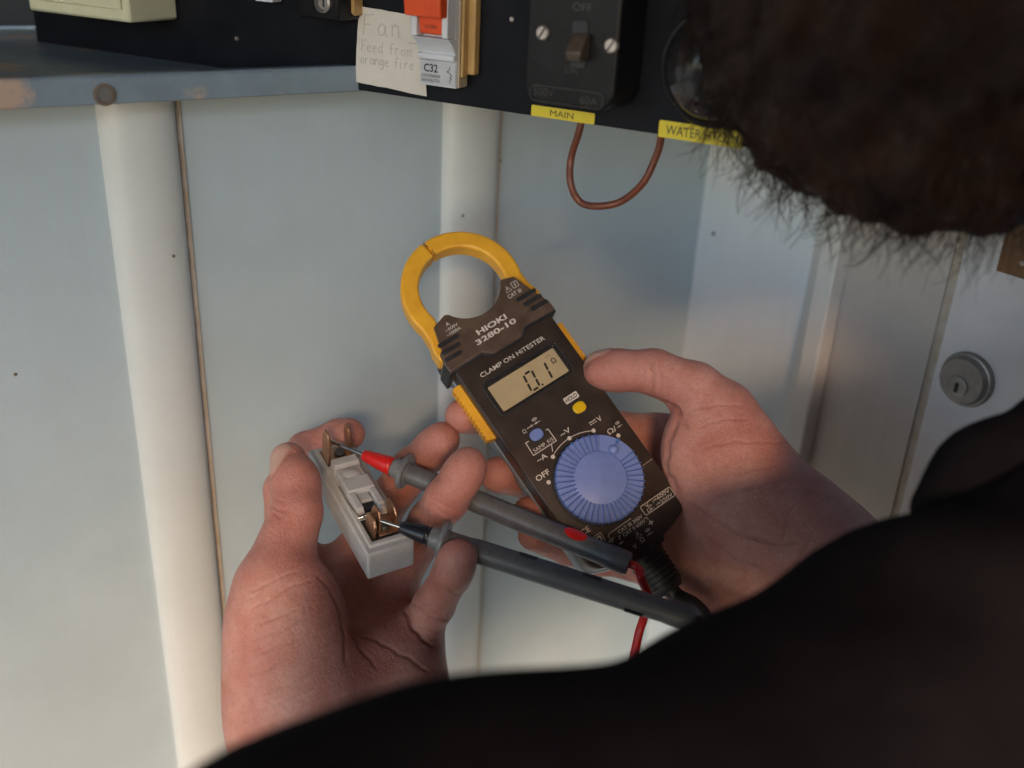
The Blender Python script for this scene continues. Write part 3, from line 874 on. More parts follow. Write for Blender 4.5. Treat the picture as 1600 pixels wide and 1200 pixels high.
# side levers with serrations
def trigger(s, y0, y1):
    pts = [(29.0, y0), (33.4, y0 + 1.2)]; y = y0 + 1.2; k = 0
    while y < y1 - 2.6:
        pts += [(33.2, y + .1), (33.9, y + .35), (33.9, y + 1.75), (33.2, y + 2.0)]; y += 2.35
    pts += [(33.8, y1 - .6), (32.5, y1), (29.0, y1)]
    if s < 0: pts = [(-x, y) for x, y in pts][::-1]
    mm().prism(pts, -12.5, -6).build('side_lever', 'jaw', meter, bevel=.0004)
trigger(1, 27.5, 53); trigger(-1, 20.0, 52.5)
# display
mm().prism(rrect(-21.4, 21.9, 27.1, 44.5, 2, 3), -2.15, -1.9).build('display_well', 'rubber', meter, smooth=0)
disp = mm().prism(rrect(-19.6, 20.2, 28.4, 42.8, .5, 2), -1.88, -1.6).build('display', 'lcd', meter, smooth=0)
mb = mm(); frame_strip(mb, rrect(-22.6, 23.0, 25.8, 45.6, 2.6, 5), 1.1, -.1, .35); mb.build('display_frame', 'rubber', meter, bevel=.0002)
def seg7(ch, x, y, w_, h, t):
    on = {'0': 'abcdef', '1': 'bc'}[ch]; mb = mm(); sk = .13
    P_ = lambda u, v: (x + u + (v) * sk, y + v)
    def hseg(v): return [P_(t * .7, v), P_(t * 1.2, v + t / 2), P_(w_ - t * 1.2, v + t / 2), P_(w_ - t * .7, v), P_(w_ - t * 1.2, v - t / 2), P_(t * 1.2, v - t / 2)]
    def vseg(u, v0, v1): return [P_(u - t / 2, v0 + t * .6), P_(u, v0 + t * .1), P_(u + t / 2, v0 + t * .6), P_(u + t / 2, v1 - t * .6), P_(u, v1 - t * .1), P_(u - t / 2, v1 - t * .6)]
    sg = dict(a=hseg(h), d=hseg(0), g=hseg(h / 2), b=vseg(w_, h / 2, h), c=vseg(w_, 0, h / 2), f=vseg(0, h / 2, h), e=vseg(0, 0, h / 2))
    for q in on: mb.prism(sg[q], -1.58, -1.5)
    mb.build('digit', 'print', disp, smooth=0)
seg7('0', -2.0, 29.6, 5.0, 9.2, 1.15)
seg7('1', 5.8, 29.6, 5.0, 9.2, 1.15)
mm().prism(rrect(4.2, 5.2, 29.1, 30.1, .3, 2), -1.58, -1.5).build('decimal_point', 'print', disp, smooth=0)
text('lettering', 'Ω', 'print', disp, 16.6, 37.0, -1.5, 2.6, None, k=K1, bold=.02)
text('lettering', 'AUTO', 'print', disp, 15.2, 40.6, -1.5, .8, None, k=K1)
mm().prism(rrect(-20.9, 21.4, 27.3, 44.2, 1.6, 3), -.62, -.5).build('display_window', 'pane', meter, smooth=0)
# print on the case
def T(s, x, y, h, w_=None, z=.06, rot=0, bold=.0, m='white'): text('lettering', s, m, meter, x, y, z, h, w_, rot=math.radians(rot), k=K1, bold=bold)
Z2 = 2.46
T('HIOKI', -.4, 68.4, 2.7, 17.5, Z2, bold=.03); T('3280-10', -.6, 64.2, 2.6, 23.8, Z2, bold=.025)
T('A', -19, 80.2, 1.9, None, Z2, bold=.01); T('~600V', -18.3, 77.6, 1.6, 7.2, Z2); T('~1000A', -18.6, 75.2, 1.6, 8.4, Z2)
T('CAT III', 19.0, 76.2, 2.0, 8.0, Z2, bold=.01)
mb = mm(); frame_strip(mb, [(15.6, 78.4), (19.2, 78.4), (17.4, 81.6)], .35, Z2 - .05, Z2); frame_strip(mb, rrect(20.2, 23.8, 78.6, 82.0, .3, 2), .3, Z2 - .05, Z2); line_strip(mb, [(22.4, 81.4), (21.5, 80.2), (22.5, 80.3), (21.7, 79.1)], .3, Z2 - .05, Z2); line_strip(mb, [(17.4, 80.6), (17.4, 79.6)], .35, Z2 - .05, Z2)
mb.build('lettering', 'white', meter, smooth=0)
T('CLAMP ON HiTESTER', -.2, 49.4, 2.3, 38.6, bold=.006)
mm().prism(rrect(8.4, 16.4, 14.4, 17.8, .5, 3), .02, .08).build('hold_plate', 'white', meter, smooth=0)
T('HOLD', 12.4, 16.1, 2.1, 6.8, z=.14, m='meter', bold=.02)
def button(x, y, m):
    mm().lathe([(1, -1), (1, .35), (.98, .4)], 28).v
    mb = MB(K1); q = [(x + 3.7 * math.copysign(abs(math.cos(t)) ** .8, math.cos(t)), y + 3.0 * math.copysign(abs(math.sin(t)) ** .8, math.sin(t))) for t in np.linspace(0, 2 * math.pi, 33)[:-1]]
    q2 = [(x + (u - x) * .84, y + (v - y) * .84) for u, v in q]
    q3 = [(x + (u - x) * 1.14, y + (v - y) * 1.16) for u, v in q]
    wl_ = mm().prism(q3, .0, .22).build('button_well', 'print', meter, smooth=0)
    mb.prism(q, .2, 1.15, q2).build('button', m, meter, bevel=.0003)
button(12.9, 9.8, 'ybutton'); button(-13.2, 9.9, 'blue')
def sound(x, y, s, m='white'):           # continuity beeper and diode marks
    mb = mm()
    for r in (1.0, 1.7, 2.4): line_strip(mb, arc((x, y + .6), r * s, 40, 140, 6), .32 * s, .03, .08)
    line_strip(mb, [(x - 2.2 * s, y - .2), (x + 2.2 * s, y - .2)], .32 * s, .03, .08)
    mb.prism([(x - .7 * s, y - .9 * s), (x + .9 * s, y - .2), (x - .7 * s, y + .5 * s)], .03, .08)
    mb.build('lettering', m, meter, smooth=0)
T('Ω', -17.2, 14.4, 2.0); sound(-9.6, 15.0, .8)
mb = mm(); line_strip(mb, [(-15.2, 14.9), (-12.2, 14.9)], .35, .03, .08); mb.prism([(-12.8, 14.2), (-11.8, 14.9), (-12.8, 15.6)], .03, .08); mb.build('lettering', 'white', meter, smooth=0)
T('SAMP. F/S', -13.2, 3.9, 1.9, 11.6)
mb = mm(); line_strip(mb, [(-18.4, 9.3), (-20.0, 9.3), (-20.3, 2.2), (-6.6, 2.2), (-6.7, 9.3), (-7.8, 9.3)], .4, .03, .08)
line_strip(mb, [(-9.6, 2.2), (-11.2, -1.2)], .4, .03, .08); mb.build('lettering', 'white', meter, smooth=0)
# rotary dial
DC = (-.7, -25.0)
ann = lambda r, a: (DC[0] + r * math.cos(math.radians(a)), DC[1] + r * math.sin(math.radians(a)))
mm().lathe([(23.0, -.02), (23.0, .2)], 56, (*DC, 0)).build('dial_well', 'print', meter)
dial = mm().lathe([(21.6, .2), (21.6, 4.4), (21.0, 5.0), (13.5, 5.0), (13.0, 5.5), (12.4, 5.7), (.5, 5.7)], 72, (*DC, 0)).build('dial', 'blue', meter, smooth=30)
NR = 37
for i in range(NR):
    a = math.radians(61 + i * (304.0 / (NR - 1)))
    ca, sa = math.cos(a), math.sin(a)
    mm().obox((DC[0] + 17.35 * ca, DC[1] + 17.35 * sa, 3.3), (ca, sa, 0), (-sa, ca, 0), (0, 0, 1), 4.65, .27, 2.65).build('dial_rib', 'bluerib', dial, bevel=.0002)
# smooth sector, knob and pointer
sec = [ann(13.2, a) for a in range(6, 57, 5)] + [ann(21.3, a) for a in range(56, 5, -5)]
mm().prism(sec, 4.9, 5.68).build('dial_sector', 'blue', dial, smooth=30)
ph = 30
px_, py_ = ann(15.6, ph)
mm().lathe([(2.5, 5.6), (2.5, 6.2), (2.2, 7.0), (1.5, 7.6), (.2, 7.9)], 28, (px_, py_, 0)).build('dial_knob', 'blue', dial)
px_, py_ = ann(20.2, ph)
ca, sa = math.cos(math.radians(ph)), math.sin(math.radians(ph))
mm().obox((px_, py_, 6), (ca, sa, 0), (-sa, ca, 0), (0, 0, 1), 1.4, .7, .5).build('dial_pointer', 'bluerib', dial, bevel=.0002)
mb = mm()
for x, y in ((21.0, -12.3), (12.0, -3.6), (-.4, -.3), (-12.7, -3.5), (-21.7, -12.6)):
    mb.prism([(x + 1.05 * math.cos(t), y + 1.05 * math.sin(t)) for t in np.linspace(0, 2 * math.pi, 17)[:-1]], .03, .08)
mb.build('position_dots', 'white', meter, smooth=0)
mb = mm(); line_strip(mb, arc(DC, 24.8, 61.5, 118, 12), .35, .03, .07); mb.build('lettering', 'white', meter, smooth=0)
T('OFF', -22.2, -8.2, 2.7, 7.6, bold=.012); T('~A', -17.6, -.9, 2.5, 5.6, bold=.01); T('~V', -.4, 3.4, 2.5, 5.8, bold=.01); T('V', 18.0, -.2, 2.6, bold=.01); T('Ω/', 19.8, -8.4, 2.5, 5.0, bold=.01); sound(24.4, -8.6, .7)
mb = mm(); line_strip(mb, [(12.4, .6), (16, .6)], .35, .03, .08)
for u in (12.4, 13.8, 15.2): line_strip(mb, [(u, -.5), (u + .8, -.5)], .35, .03, .08)
mb.build('lettering', 'white', meter, smooth=0)
mb = mm(); frame_strip(mb, rrect(8.6, 27.4, -51.9, -46.6, 1.1, 4), .38, .03, .08); mb.build('lettering', 'white', meter, smooth=0)
T('V  :≂600V', 18.6, -48.0, 1.7, 15.0, bold=.01); T('Ω   :≂250V', 18.4, -50.4, 1.7, 15.6, bold=.01); sound(13.4, -50.5, .55)
T('CAT III 300V', -.2, -50.8, 1.7, 14.6, bold=.01); T('CAT II 600V', .4, -53.3, 1.7, 13.4, bold=.01)
T('+', 8.8, -55.8, 3.0, 2.6, bold=.03); T('−', -9.2, -55.6, 3.0, 2.4, bold=.03); T('V', -4.6, -60.6, 2.3, bold=.01); T('Ω', .2, -60.0, 2.3, bold=.01); sound(5.2, -59.6, .75)
mb = mm(); frame_strip(mb, [(-1.7, -58.2), (1.7, -58.2), (0, -55.2)], .3, .03, .08); line_strip(mb, [(0, -56.4), (0, -57.3)], .35, .03, .08)
line_strip(mb, [(-12.6, -51.6), (-12.6, -49.6), (-11.6, -48.8), (1.6, -48.8)], .35, .03, .08)
for i, u in enumerate((1.8, 1.2, .6)): line_strip(mb, [(-12.6 - u, -51.6 - i * .7), (-12.6 + u, -51.6 - i * .7)], .35, .03, .08)
line_strip(mb, [(-8.6, -54.2), (-8.6, -52.8), (-7.6, -52.4)], .35, .03, .08); line_strip(mb, [(7.4, -52.4), (8.6, -52.6), (8.6, -54)], .35, .03, .08)
mb.build('lettering', 'white', meter, smooth=0)
mb = mm(); frame_strip(mb, rrect(-19.8, -14.6, -50.6, -45.8, .3, 2), .35, .03, .08); frame_strip(mb, rrect(-18.8, -15.6, -49.6, -46.8, .3, 2), .9, .03, .08); mb.build('lettering', 'white', meter, smooth=0)
T('CE', -20.4, -41.4, 2.8, 5.0, bold=.01)
for a_, b_2 in (((22.2, -31.2), (28.4, -31.0)), ((-19.6, 53.2), (-15.6, 55.0)), ((-18.8, 55.0), (-16.4, 52.6)), ((-14.0, 50.6), (-11.6, 53.4))):
    mb = mm(); line_strip(mb, [a_, b_2], .16, .02, .06); mb.build('scratch', 'rubber' if a_[0] < 0 else 'white', meter, smooth=0)
# strain relief
sr = [(9.4, -66.6), (9.4, -69)]
mb = mm(); mb.lathe([(10.4, 62.5), (10.4, 66.4), (9.8, 67.4)], 28, (0, 0, -10), (0, -1, 0))
y = 67.4; prf = [(9.8, 67.4)]
for i in range(7): prf += [(9.7 - i * .15, y + .2), (9.7 - i * .15, y + 1.5), (9.0 - i * .14, y + 1.8), (9.0 - i * .14, y + 2.4)]; y += 2.6
prf += [(7.6, y + .4), (7.0, y + 2)]
mb.lathe(prf, 28, (0, 0, -10), (0, -1, 0)); mb.build('strain_relief', 'rubber', meter, smooth=30)
# black lead leaving the strain relief
def toL(w_): d_ = np.asarray(w_) - MORG; return np.array([d_ @ MX, d_ @ MY, d_ @ MZ]) * 1000
cp = [(0, -84, -10), (1.5, -92, -10), toL(P(1093, 955, .468)), toL(P(1125, 1015, .47)), toL(P(1170, 1120, .48))]
mm().tube(catmull([np.asarray(c) for c in cp], 6), 4.2, 14).build('lead', 'rubber', meter)
# ================================================================== FUSE CARRIER (local millimetres; x across, y from near end to far end, z up out of the face)
ey_c = unit([-.47, .524, -.71]); ex_c = np.array([.886, .21, -.417]); ex_c = unit(ex_c - ey_c * (ex_c @ ey_c)); ez_c = np.cross(ex_c, ey_c)
FX, FY, FZ = R @ ex_c, R @ ey_c, R @ ez_c
FO = P(574, 868, .444)
fuse = empty('fuse_carrier', FO, FX, FY, FZ)
tag(fuse, 'open white ceramic fuse carrier with copper contacts held in the left hand', 'fuse carrier')
FW, FL, FH = 23.0, 82.0, 15.5
mm().prism([(0, 0), (FW, 0), (FW, FL), (0, FL)], -FH, 0, None).build('base', 'ceramic', fuse, bevel=.0011, seg=3)
mm().prism([(2.4, 3.4), (FW - 1.6, 3.4), (FW - 1.6, FL - 2.4), (2.4, FL - 2.4)], -.2, 1.3, [(3.0, 4.0), (FW - 2.2, 4.0), (FW - 2.2, FL - 3), (3.0, FL - 3)]).build('raised_rim', 'ceramic', fuse, bevel=.0004)
mm().box(4.6, FW - 3.8, 6.0, 21, 1.15, 1.36).build('contact_recess_shade', 'print', fuse, smooth=0)  # black plates stand in for shade in the two recesses
mm().box(4.6, FW - 3.8, 64, 77.5, 1.15, 1.36).build('contact_recess_shade', 'print', fuse, smooth=0)
# stepped bridge in the middle
def step(y0, y1, z1, x0=4.6, x1=18.6, nm='bridge_step'):
    mm().prism([(x0, y0), (x1, y0), (x1, y1), (x0, y1)], .9, z1, [(x0 + .7, y0 + .9), (x1 - .7, y0 + .9), (x1 - .7, y1 - .7), (x0 + .7, y1 - .7)]).build(nm, 'ceramic', fuse, bevel=.0004)
step(55.5, 62.5, 7.4); step(46, 56, 5.4, 4.9, 18.2); step(36, 47, 6.6, 4.4, 18.8)
mm().lathe([(4.2, 0), (4.2, 5.9), (3.7, 6.3)], 24, (11.5, 50, 0)).build('bridge_boss', 'ceramic', fuse)
step(24, 37, 5.8, 4.2, 8.6); step(24, 37, 5.8, 14.6, 19.0); step(30, 37, 4.2, 8.0, 15.0)
mm().box(8.8, 14.4, 25.2, 30, 1.0, 3.2).build('bridge_notch_shade', 'print', fuse, smooth=0)  # black block stands in for shade inside the notch
step(21.5, 27, 4.6, 14.8, 18.6)
# contacts
def blade(x, y, w_, ht, ln, lean, nm='contact'):
    mb = mm()
    pts = [(y - ln / 2, -0.5), (y + ln / 2, -.5), (y + ln / 2, ht * .72), (y + ln * .28, ht), (y - ln * .28, ht), (y - ln / 2, ht * .72)]
    mb.prism(pts, x - w_ / 2, x + w_ / 2)
    mb.v = [(z + lean * y2, x2, y2) for x2, y2, z in mb.v]
    return mb.build(nm, 'copper', fuse, bevel=.0002)
blade(5.6, 70, 1.2, 18, 9.5, .05); blade(18.2, 71, 1.2, 18, 9.5, -.05)
blade(6.4, 13, 1.1, 10, 11, .1); blade(9.4, 14.5, 1.1, 12.5, 10, .1); blade(18.8, 16, 1.1, 12, 12, -.05)
mm().box(5, 18.6, 66, 77, 1.2, 2.0).build('contact_plate', 'copper', fuse, bevel=.0003)
mm().box(9, 18.4, 7.5, 20, 1.2, 2.0).build('contact_plate', 'copper', fuse, bevel=.0003)
for y in (71, 12.5):
    mm().lathe([(2.9, 1.8), (2.9, 3.4), (2.3, 3.9)], 18, (13, y, 0)).build('terminal_screw', 'darksteel', fuse)
mm().tube([(3.8, 47, 2.0), (3.7, 36, 2.1), (4.6, 22, 3.2), (8.6, 19.0, 5.2)], .45, 8).build('fuse_wire', 'chrome', fuse)
mm().lathe([(1.0, 0), (1.05, 2.6), (.7, 3)], 12, (4.0, 21.4, 3.2), (.8, -.3, .3)).build('wire_ferrule', 'chrome', fuse)

# ================================================================== PROBES
def probe(name, label, tip, sl0, sl1, grd, end, sm, guard_r):
    """tip, sleeve start, sleeve end, guard, barrel end : world points along one line, metres"""
    ax = unit(end - tip); pr = lambda q: float((q - tip) @ ax)
    o = empty(name, tip); tag(o, label, 'test probe')
    q0, q1, q2, q3 = pr(sl0), pr(sl1), pr(grd), pr(end)
    MB().lathe([(.0003, 0), (.0009, .0016), (.0010, q0 + .003)], 14, (0, 0, 0), ax).build('metal_tip', 'chrome', o)
    MB().lathe([(.0024, q0), (.0030, q0 + .0012), (.0046, q1 - .0022), (.0041, q1 - .0016), (.0041, q1 - .0008), (.0050, q1 - .0004), (.0050, q1)], 28, (0, 0, 0), ax).build('tip_sleeve', sm, o)
    MB().lathe([(.0044, q1), (.0047, q1 + .0004), (.0056, q2 - .0015), (.0056, q2 + .002)], 28, (0, 0, 0), ax).build('collar', 'probelite', o)
    MB().lathe([(.0055, q2 - .0012), (guard_r - .0008, q2 - .0014), (guard_r, q2 - .0004), (guard_r, q2 + .0006), (guard_r - .0008, q2 + .0014), (.0055, q2 + .0012)], 36, (0, 0, 0), ax).build('finger_guard', 'probelite', o)
    MB().lathe([(.0050, q2 + .002), (.0050, q2 + .012), (.0054, q2 + .016), (.0055, q2 + (q3 - q2) * .5), (.0052, q3 - .014), (.0056, q3 - .009), (.0056, q3 - .0015), (.0048, q3)], 32, (0, 0, 0), ax).build('barrel', 'probe', o)
    return o, ax, q3
tipR = P(511, 687, .492); endR = P(983, 882, .452)
aR = unit(endR - tipR)
def along(tip, end, x):    # point on the line whose projected x is x
    lo_, hi_ = 0., 1.
    for _ in range(40):
        m_ = (lo_ + hi_) / 2; v = project((tip + (end - tip) * m_)[None])[0][0]
        if v < x: lo_ = m_
        else: hi_ = m_
    return tip + (end - tip) * lo_
prR, axR, LR = probe('test_probe', 'grey test probe with a red tip sleeve touching the far contact', tipR, along(tipR, endR, 568), along(tipR, endR, 614), along(tipR, endR, 633), endR, 'red', .0088)
tipK = P(590, 812, .451); endK = P(1085, 969, .432)
prK, axK, LK = probe('test_probe', 'grey test probe with a black tip sleeve touching the near contact', tipK, along(tipK, endK, 626), along(tipK, endK, 672), along(tipK, endK, 693), endK, 'blackplastic', .0090)
# red inlay on the barrel
q = along(tipR, endR, 897); toc = unit(C - q); up_ = unit(toc - axR * (toc @ axR)); sd_ = np.cross(axR, up_)
ctr = q - tipR; nrm = unit(up_ * .75 + sd_ * (.66 if (sd_ @ (R @ np.array([0, 1, 0]))) > 0 else -.66)); tng = np.cross(nrm, axR)
pts = []
for r_, hh in ((1, .0003), (.96, .0005), (.5, .0006)):
    for i in range(20):
        t = 2 * math.pi * i / 20; u_, v_ = .0056 * math.cos(t) * r_, .0034 * math.sin(t) * r_
        pts.append(ctr + axR * u_ + (nrm * math.cos(v_ / .006) + tng * math.sin(v_ / .006)) * (.0055 + hh))
MB().add(pts, [(k * 20 + i, k * 20 + (i + 1) % 20, (k + 1) * 20 + (i + 1) % 20, (k + 1) * 20 + i) for k in range(2) for i in range(20)] + [tuple(40 + i for i in range(20))]).build('red_inlay', 'red', prR)
lead = catmull([endR - axR * .004 - tipR, endR + axR * .004 - tipR, P(1002, 905, .447) - tipR, P(1013, 935, .455) - tipR, P(1006, 965, .463) - tipR, P(996, 1000, .465) - tipR, P(985, 1080, .46) - tipR, P(1000, 1250, .44) - tipR], 6)
MB().tube(lead, .0021, 12).build('lead', 'red', prR)
lead = catmull([endK - axK * .004 - tipK, endK + axK * .006 - tipK, P(1125, 985, .435) - tipK, P(1150, 1060, .45) - tipK, P(1140, 1200, .46) - tipK], 6)
MB().tube(lead, .0026, 12).build('lead', 'rubber', prK)
for fr, sd in ((.35, 1), (.62, 1), (.82, -1)):
    pp = along(tipK, endK, 693 + (1060 - 693) * fr) - tipK
    toc = unit(C - (pp + tipK)); up2 = unit(toc - axK * (toc @ axK)); s2 = np.cross(axK, up2) * sd
    MB().obox(pp + unit(up2 * .55 - s2 * .83) * .0058, axK, unit(up2 * .83 + s2 * .55), unit(up2 * .55 - s2 * .83), .0042, .0007, .0004).build('barrel_mark', 'blackplastic', prK, smooth=0)
# ================================================================== PERSON
def cone(a, b): return ('c', P(*a[:3]), a[3] / 1000, P(*b[:3]), b[3] / 1000)
def chain(pts): return [cone(a, b) for a, b in zip(pts[:-1], pts[1:])]
def ell(x, y, d, rad, rot=0.0, tilt=(0, 0)):
    """ellipsoid, radii mm in camera axes (across, up, depth), rot = degrees clockwise in the picture"""
    t = -math.radians(rot); c, s = math.cos(t), math.sin(t)
    A = np.array([[c, -s, 0], [s, c, 0], [0, 0, 1.0]])
    ty, tx = math.radians(tilt[0]), math.radians(tilt[1])
    Ry = np.array([[math.cos(ty), 0, math.sin(ty)], [0, 1, 0], [-math.sin(ty), 0, math.cos(ty)]])
    Rx = np.array([[1, 0, 0], [0, math.cos(tx), -math.sin(tx)], [0, math.sin(tx), math.cos(tx)]])
    ax = (R @ (A @ Ry @ Rx)).T      # rows = axes in world
    return ('e', P(x, y, d), np.array(rad) / 1000, ax)

HV = .0009
# ---- left hand (holding the fuse carrier)
L_core = chain([(520, 1520, .40, 36), (505, 1340, .425, 30), (500, 1230, .442, 31)])
L_core += [ell(475, 1130, .445, (33, 30, 22)), ell(585, 1130, .462, (30, 30, 19))]
L_core += [ell(449, 1000, .446, (27, 40, 22), -3), ell(615, 1065, .466, (19, 27, 17), 8)]
L_core += chain([(520, 1200, .468, 18), (455, 885, .502, 13)]) + chain([(540, 1200, .476, 18), (545, 893, .514, 13)])
L_core += chain([(570, 1200, .476, 18), (607, 930, .514, 12.5)]) + chain([(600, 1190, .462, 18), (646, 1000, .487, 11.5)])
L_f = [
    chain([(432, 1050, .446, 20), (430, 912, .450, 16.0), (463, 800, .462, 11.7), (459, 752, .469, 10.5), (451, 718, .474, 8.4)]) + [ell(470, 758, .468, (9.2, 13.5, 10.2), -8)],
    chain([(452, 890, .502, 12.5), (444, 765, .518, 10.0), (478, 704, .523, 9.4), (530, 682, .519, 8.8), (546, 678, .517, 8.2)]),
    chain([(545, 895, .512, 12.5), (592, 800, .525, 11.6), (645, 732, .514, 10.6), (690, 687, .500, 8.8)]) + [ell(678, 701, .504, (9.8, 14.5, 9.6), 42)],
    chain([(606, 932, .512, 12.0), (650, 848, .494, 10.8), (672, 815, .480, 10.0), (698, 780, .465, 10.1), (730, 730, .456, 8.4)]) + [ell(722, 744, .457, (9.4, 13.5, 9.0), 28)],
    chain([(645, 1003, .484, 11.0), (678, 945, .464, 9.4), (706, 897, .446, 8.6), (714, 872, .437, 8.0)]) + [ell(712, 884, .440, (8.6, 11, 8.4), 20)],
]
# ---- right hand (holding the meter)
Rr_core = chain([(1600, 1120, .44, 37), (1420, 985, .470, 33), (1300, 900, .486, 31)])
Rr_core += [ell(1142, 745, .492, (30, 42, 21), -30), ell(1235, 835, .490, (29, 32, 24), -30), ell(1125, 900, .505, (28, 26, 18), 10)]
Rr_core += chain([(1270, 870, .50, 22), (1035, 690, .535, 13)]) + chain([(1270, 880, .505, 22), (1010, 755, .545, 13)])
Rr_core += chain([(1260, 900, .505, 21), (1000, 815, .545, 12.5)]) + chain([(1240, 920, .505, 20), (1000, 868, .535, 12)])
Rr_f = [
    chain([(1205, 790, .488, 20), (1128, 645, .492, 15.8), (1085, 608, .494, 13.2), (1022, 581, .496, 11.0), (962, 577, .498, 9.8), (940, 575, .499, 8.8)]) + [ell(965, 582, .497, (16, 9.3, 9.6), -4)],
    chain([(1035, 690, .535, 13), (865, 655, .552, 10.5), (770, 652, .532, 9.6), (722, 650, .503, 8.8)]),
    chain([(1010, 755, .545, 12.5), (890, 745, .555, 10.5), (822, 750, .530, 9.8), (778, 742, .500, 9.2)]),
    chain([(1000, 815, .545, 12), (905, 815, .550, 10), (860, 815, .524, 9.4), (828, 803, .494, 8.8)]),
    chain([(1000, 868, .535, 11.5), (935, 872, .536, 9.2), (888, 856, .518, 8.6), (834, 836, .496, 8.0)]),
]
# skin creases, cut in and darkened with painted shade: pixel polylines on the camera-facing side, (points, depth mm, width px)
CR = [
    # left hand
    ([(492, 897), (515, 918), (530, 950), (538, 990), (540, 1040)], .7, 4),  # edge of shade beside the thumb mound, drawn as a dark line
    ([(545, 985), (590, 1002), (640, 1030), (672, 1052)], .7, 4),
    ([(548, 975), (560, 1010), (590, 1045)], .7, 3.5),
    ([(630, 950), (645, 985), (668, 1006), (680, 1012)], 1.3, 4),
    ([(640, 940), (672, 965), (705, 972)], .7, 3), ([(690, 912), (712, 928), (735, 928)], .55, 3), ([(672, 952), (690, 962)], .4, 2.5),
    ([(665, 783), (690, 800), (722, 815)], .6, 3), ([(670, 776), (695, 790), (722, 800)], .4, 2.5),
    ([(425, 790), (440, 800), (452, 796)], .5, 3), ([(424, 800), (442, 812)], .5, 3), ([(428, 780), (446, 786)], .4, 2.5),
    ([(400, 975), (440, 962), (468, 952)], .5, 3), ([(395, 950), (425, 935), (455, 915), (490, 905)], .45, 3), ([(392, 925), (430, 905), (470, 890)], .35, 3),
    ([(395, 1000), (440, 985), (480, 965)], .35, 3), ([(390, 1030), (430, 1010), (470, 995)], .3, 3), ([(395, 1055), (440, 1035)], .3, 3),
    ([(410, 1085), (450, 1070), (485, 1050)], .3, 3), ([(410, 1110), (455, 1090), (480, 1075)], .3, 3), ([(425, 1130), (470, 1100)], .25, 2.5), ([(380, 940), (410, 925)], .3, 2.5),
    ([(640, 735), (662, 745), (690, 752)], .4, 3),
    # right hand
    ([(1020, 625), (1040, 632), (1058, 636), (1066, 655)], 1.8, 6), ([(1066, 655), (1075, 668)], 1.2, 5),
    ([(1018, 560), (1022, 585), (1020, 612)], .9, 4), ([(1030, 568), (1036, 590), (1032, 615)], .5, 3), ([(1006, 572), (1008, 595)], .4, 3),
    ([(1085, 640), (1120, 632), (1160, 636)], .5, 3), ([(1092, 668), (1130, 655), (1170, 655)], .45, 3), ([(1100, 700), (1150, 690), (1200, 692), (1232, 690)], .5, 3),
    ([(1150, 745), (1185, 732), (1215, 728)], .45, 3), ([(1160, 765), (1200, 755), (1232, 748)], .5, 3), ([(1185, 770), (1225, 752)], .35, 3),
    ([(1075, 785), (1110, 810), (1160, 838), (1205, 850), (1245, 848)], .9, 4), ([(1095, 830), (1150, 870), (1200, 890)], .4, 3), ([(1215, 870), (1235, 800), (1270, 760)], .35, 3), ([(1235, 900), (1260, 850), (1290, 810)], .3, 3),
    ([(1140, 560), (1150, 600), (1140, 640)], .25, 3), ([(1060, 655), (1045, 690), (1040, 730), (1060, 770)], .8, 5),
]
# nails: (centre px, depth), finger axis px->px, dorsal direction in camera axes, half length / half width mm
NAILS = [((431, 718, .468), (462, 780, .466), (450, 702, .474), (-.87, .10, .48), 8.0, 5.8),
         ((934, 560, .499), (1010, 575, .496), (925, 572, .500), (-.12, .97, .10), 7.5, 6.5),
         ((728, 868, .440), (700, 900, .446), (722, 855, .437), (.80, .28, -.50), 5.5, 4.2)]

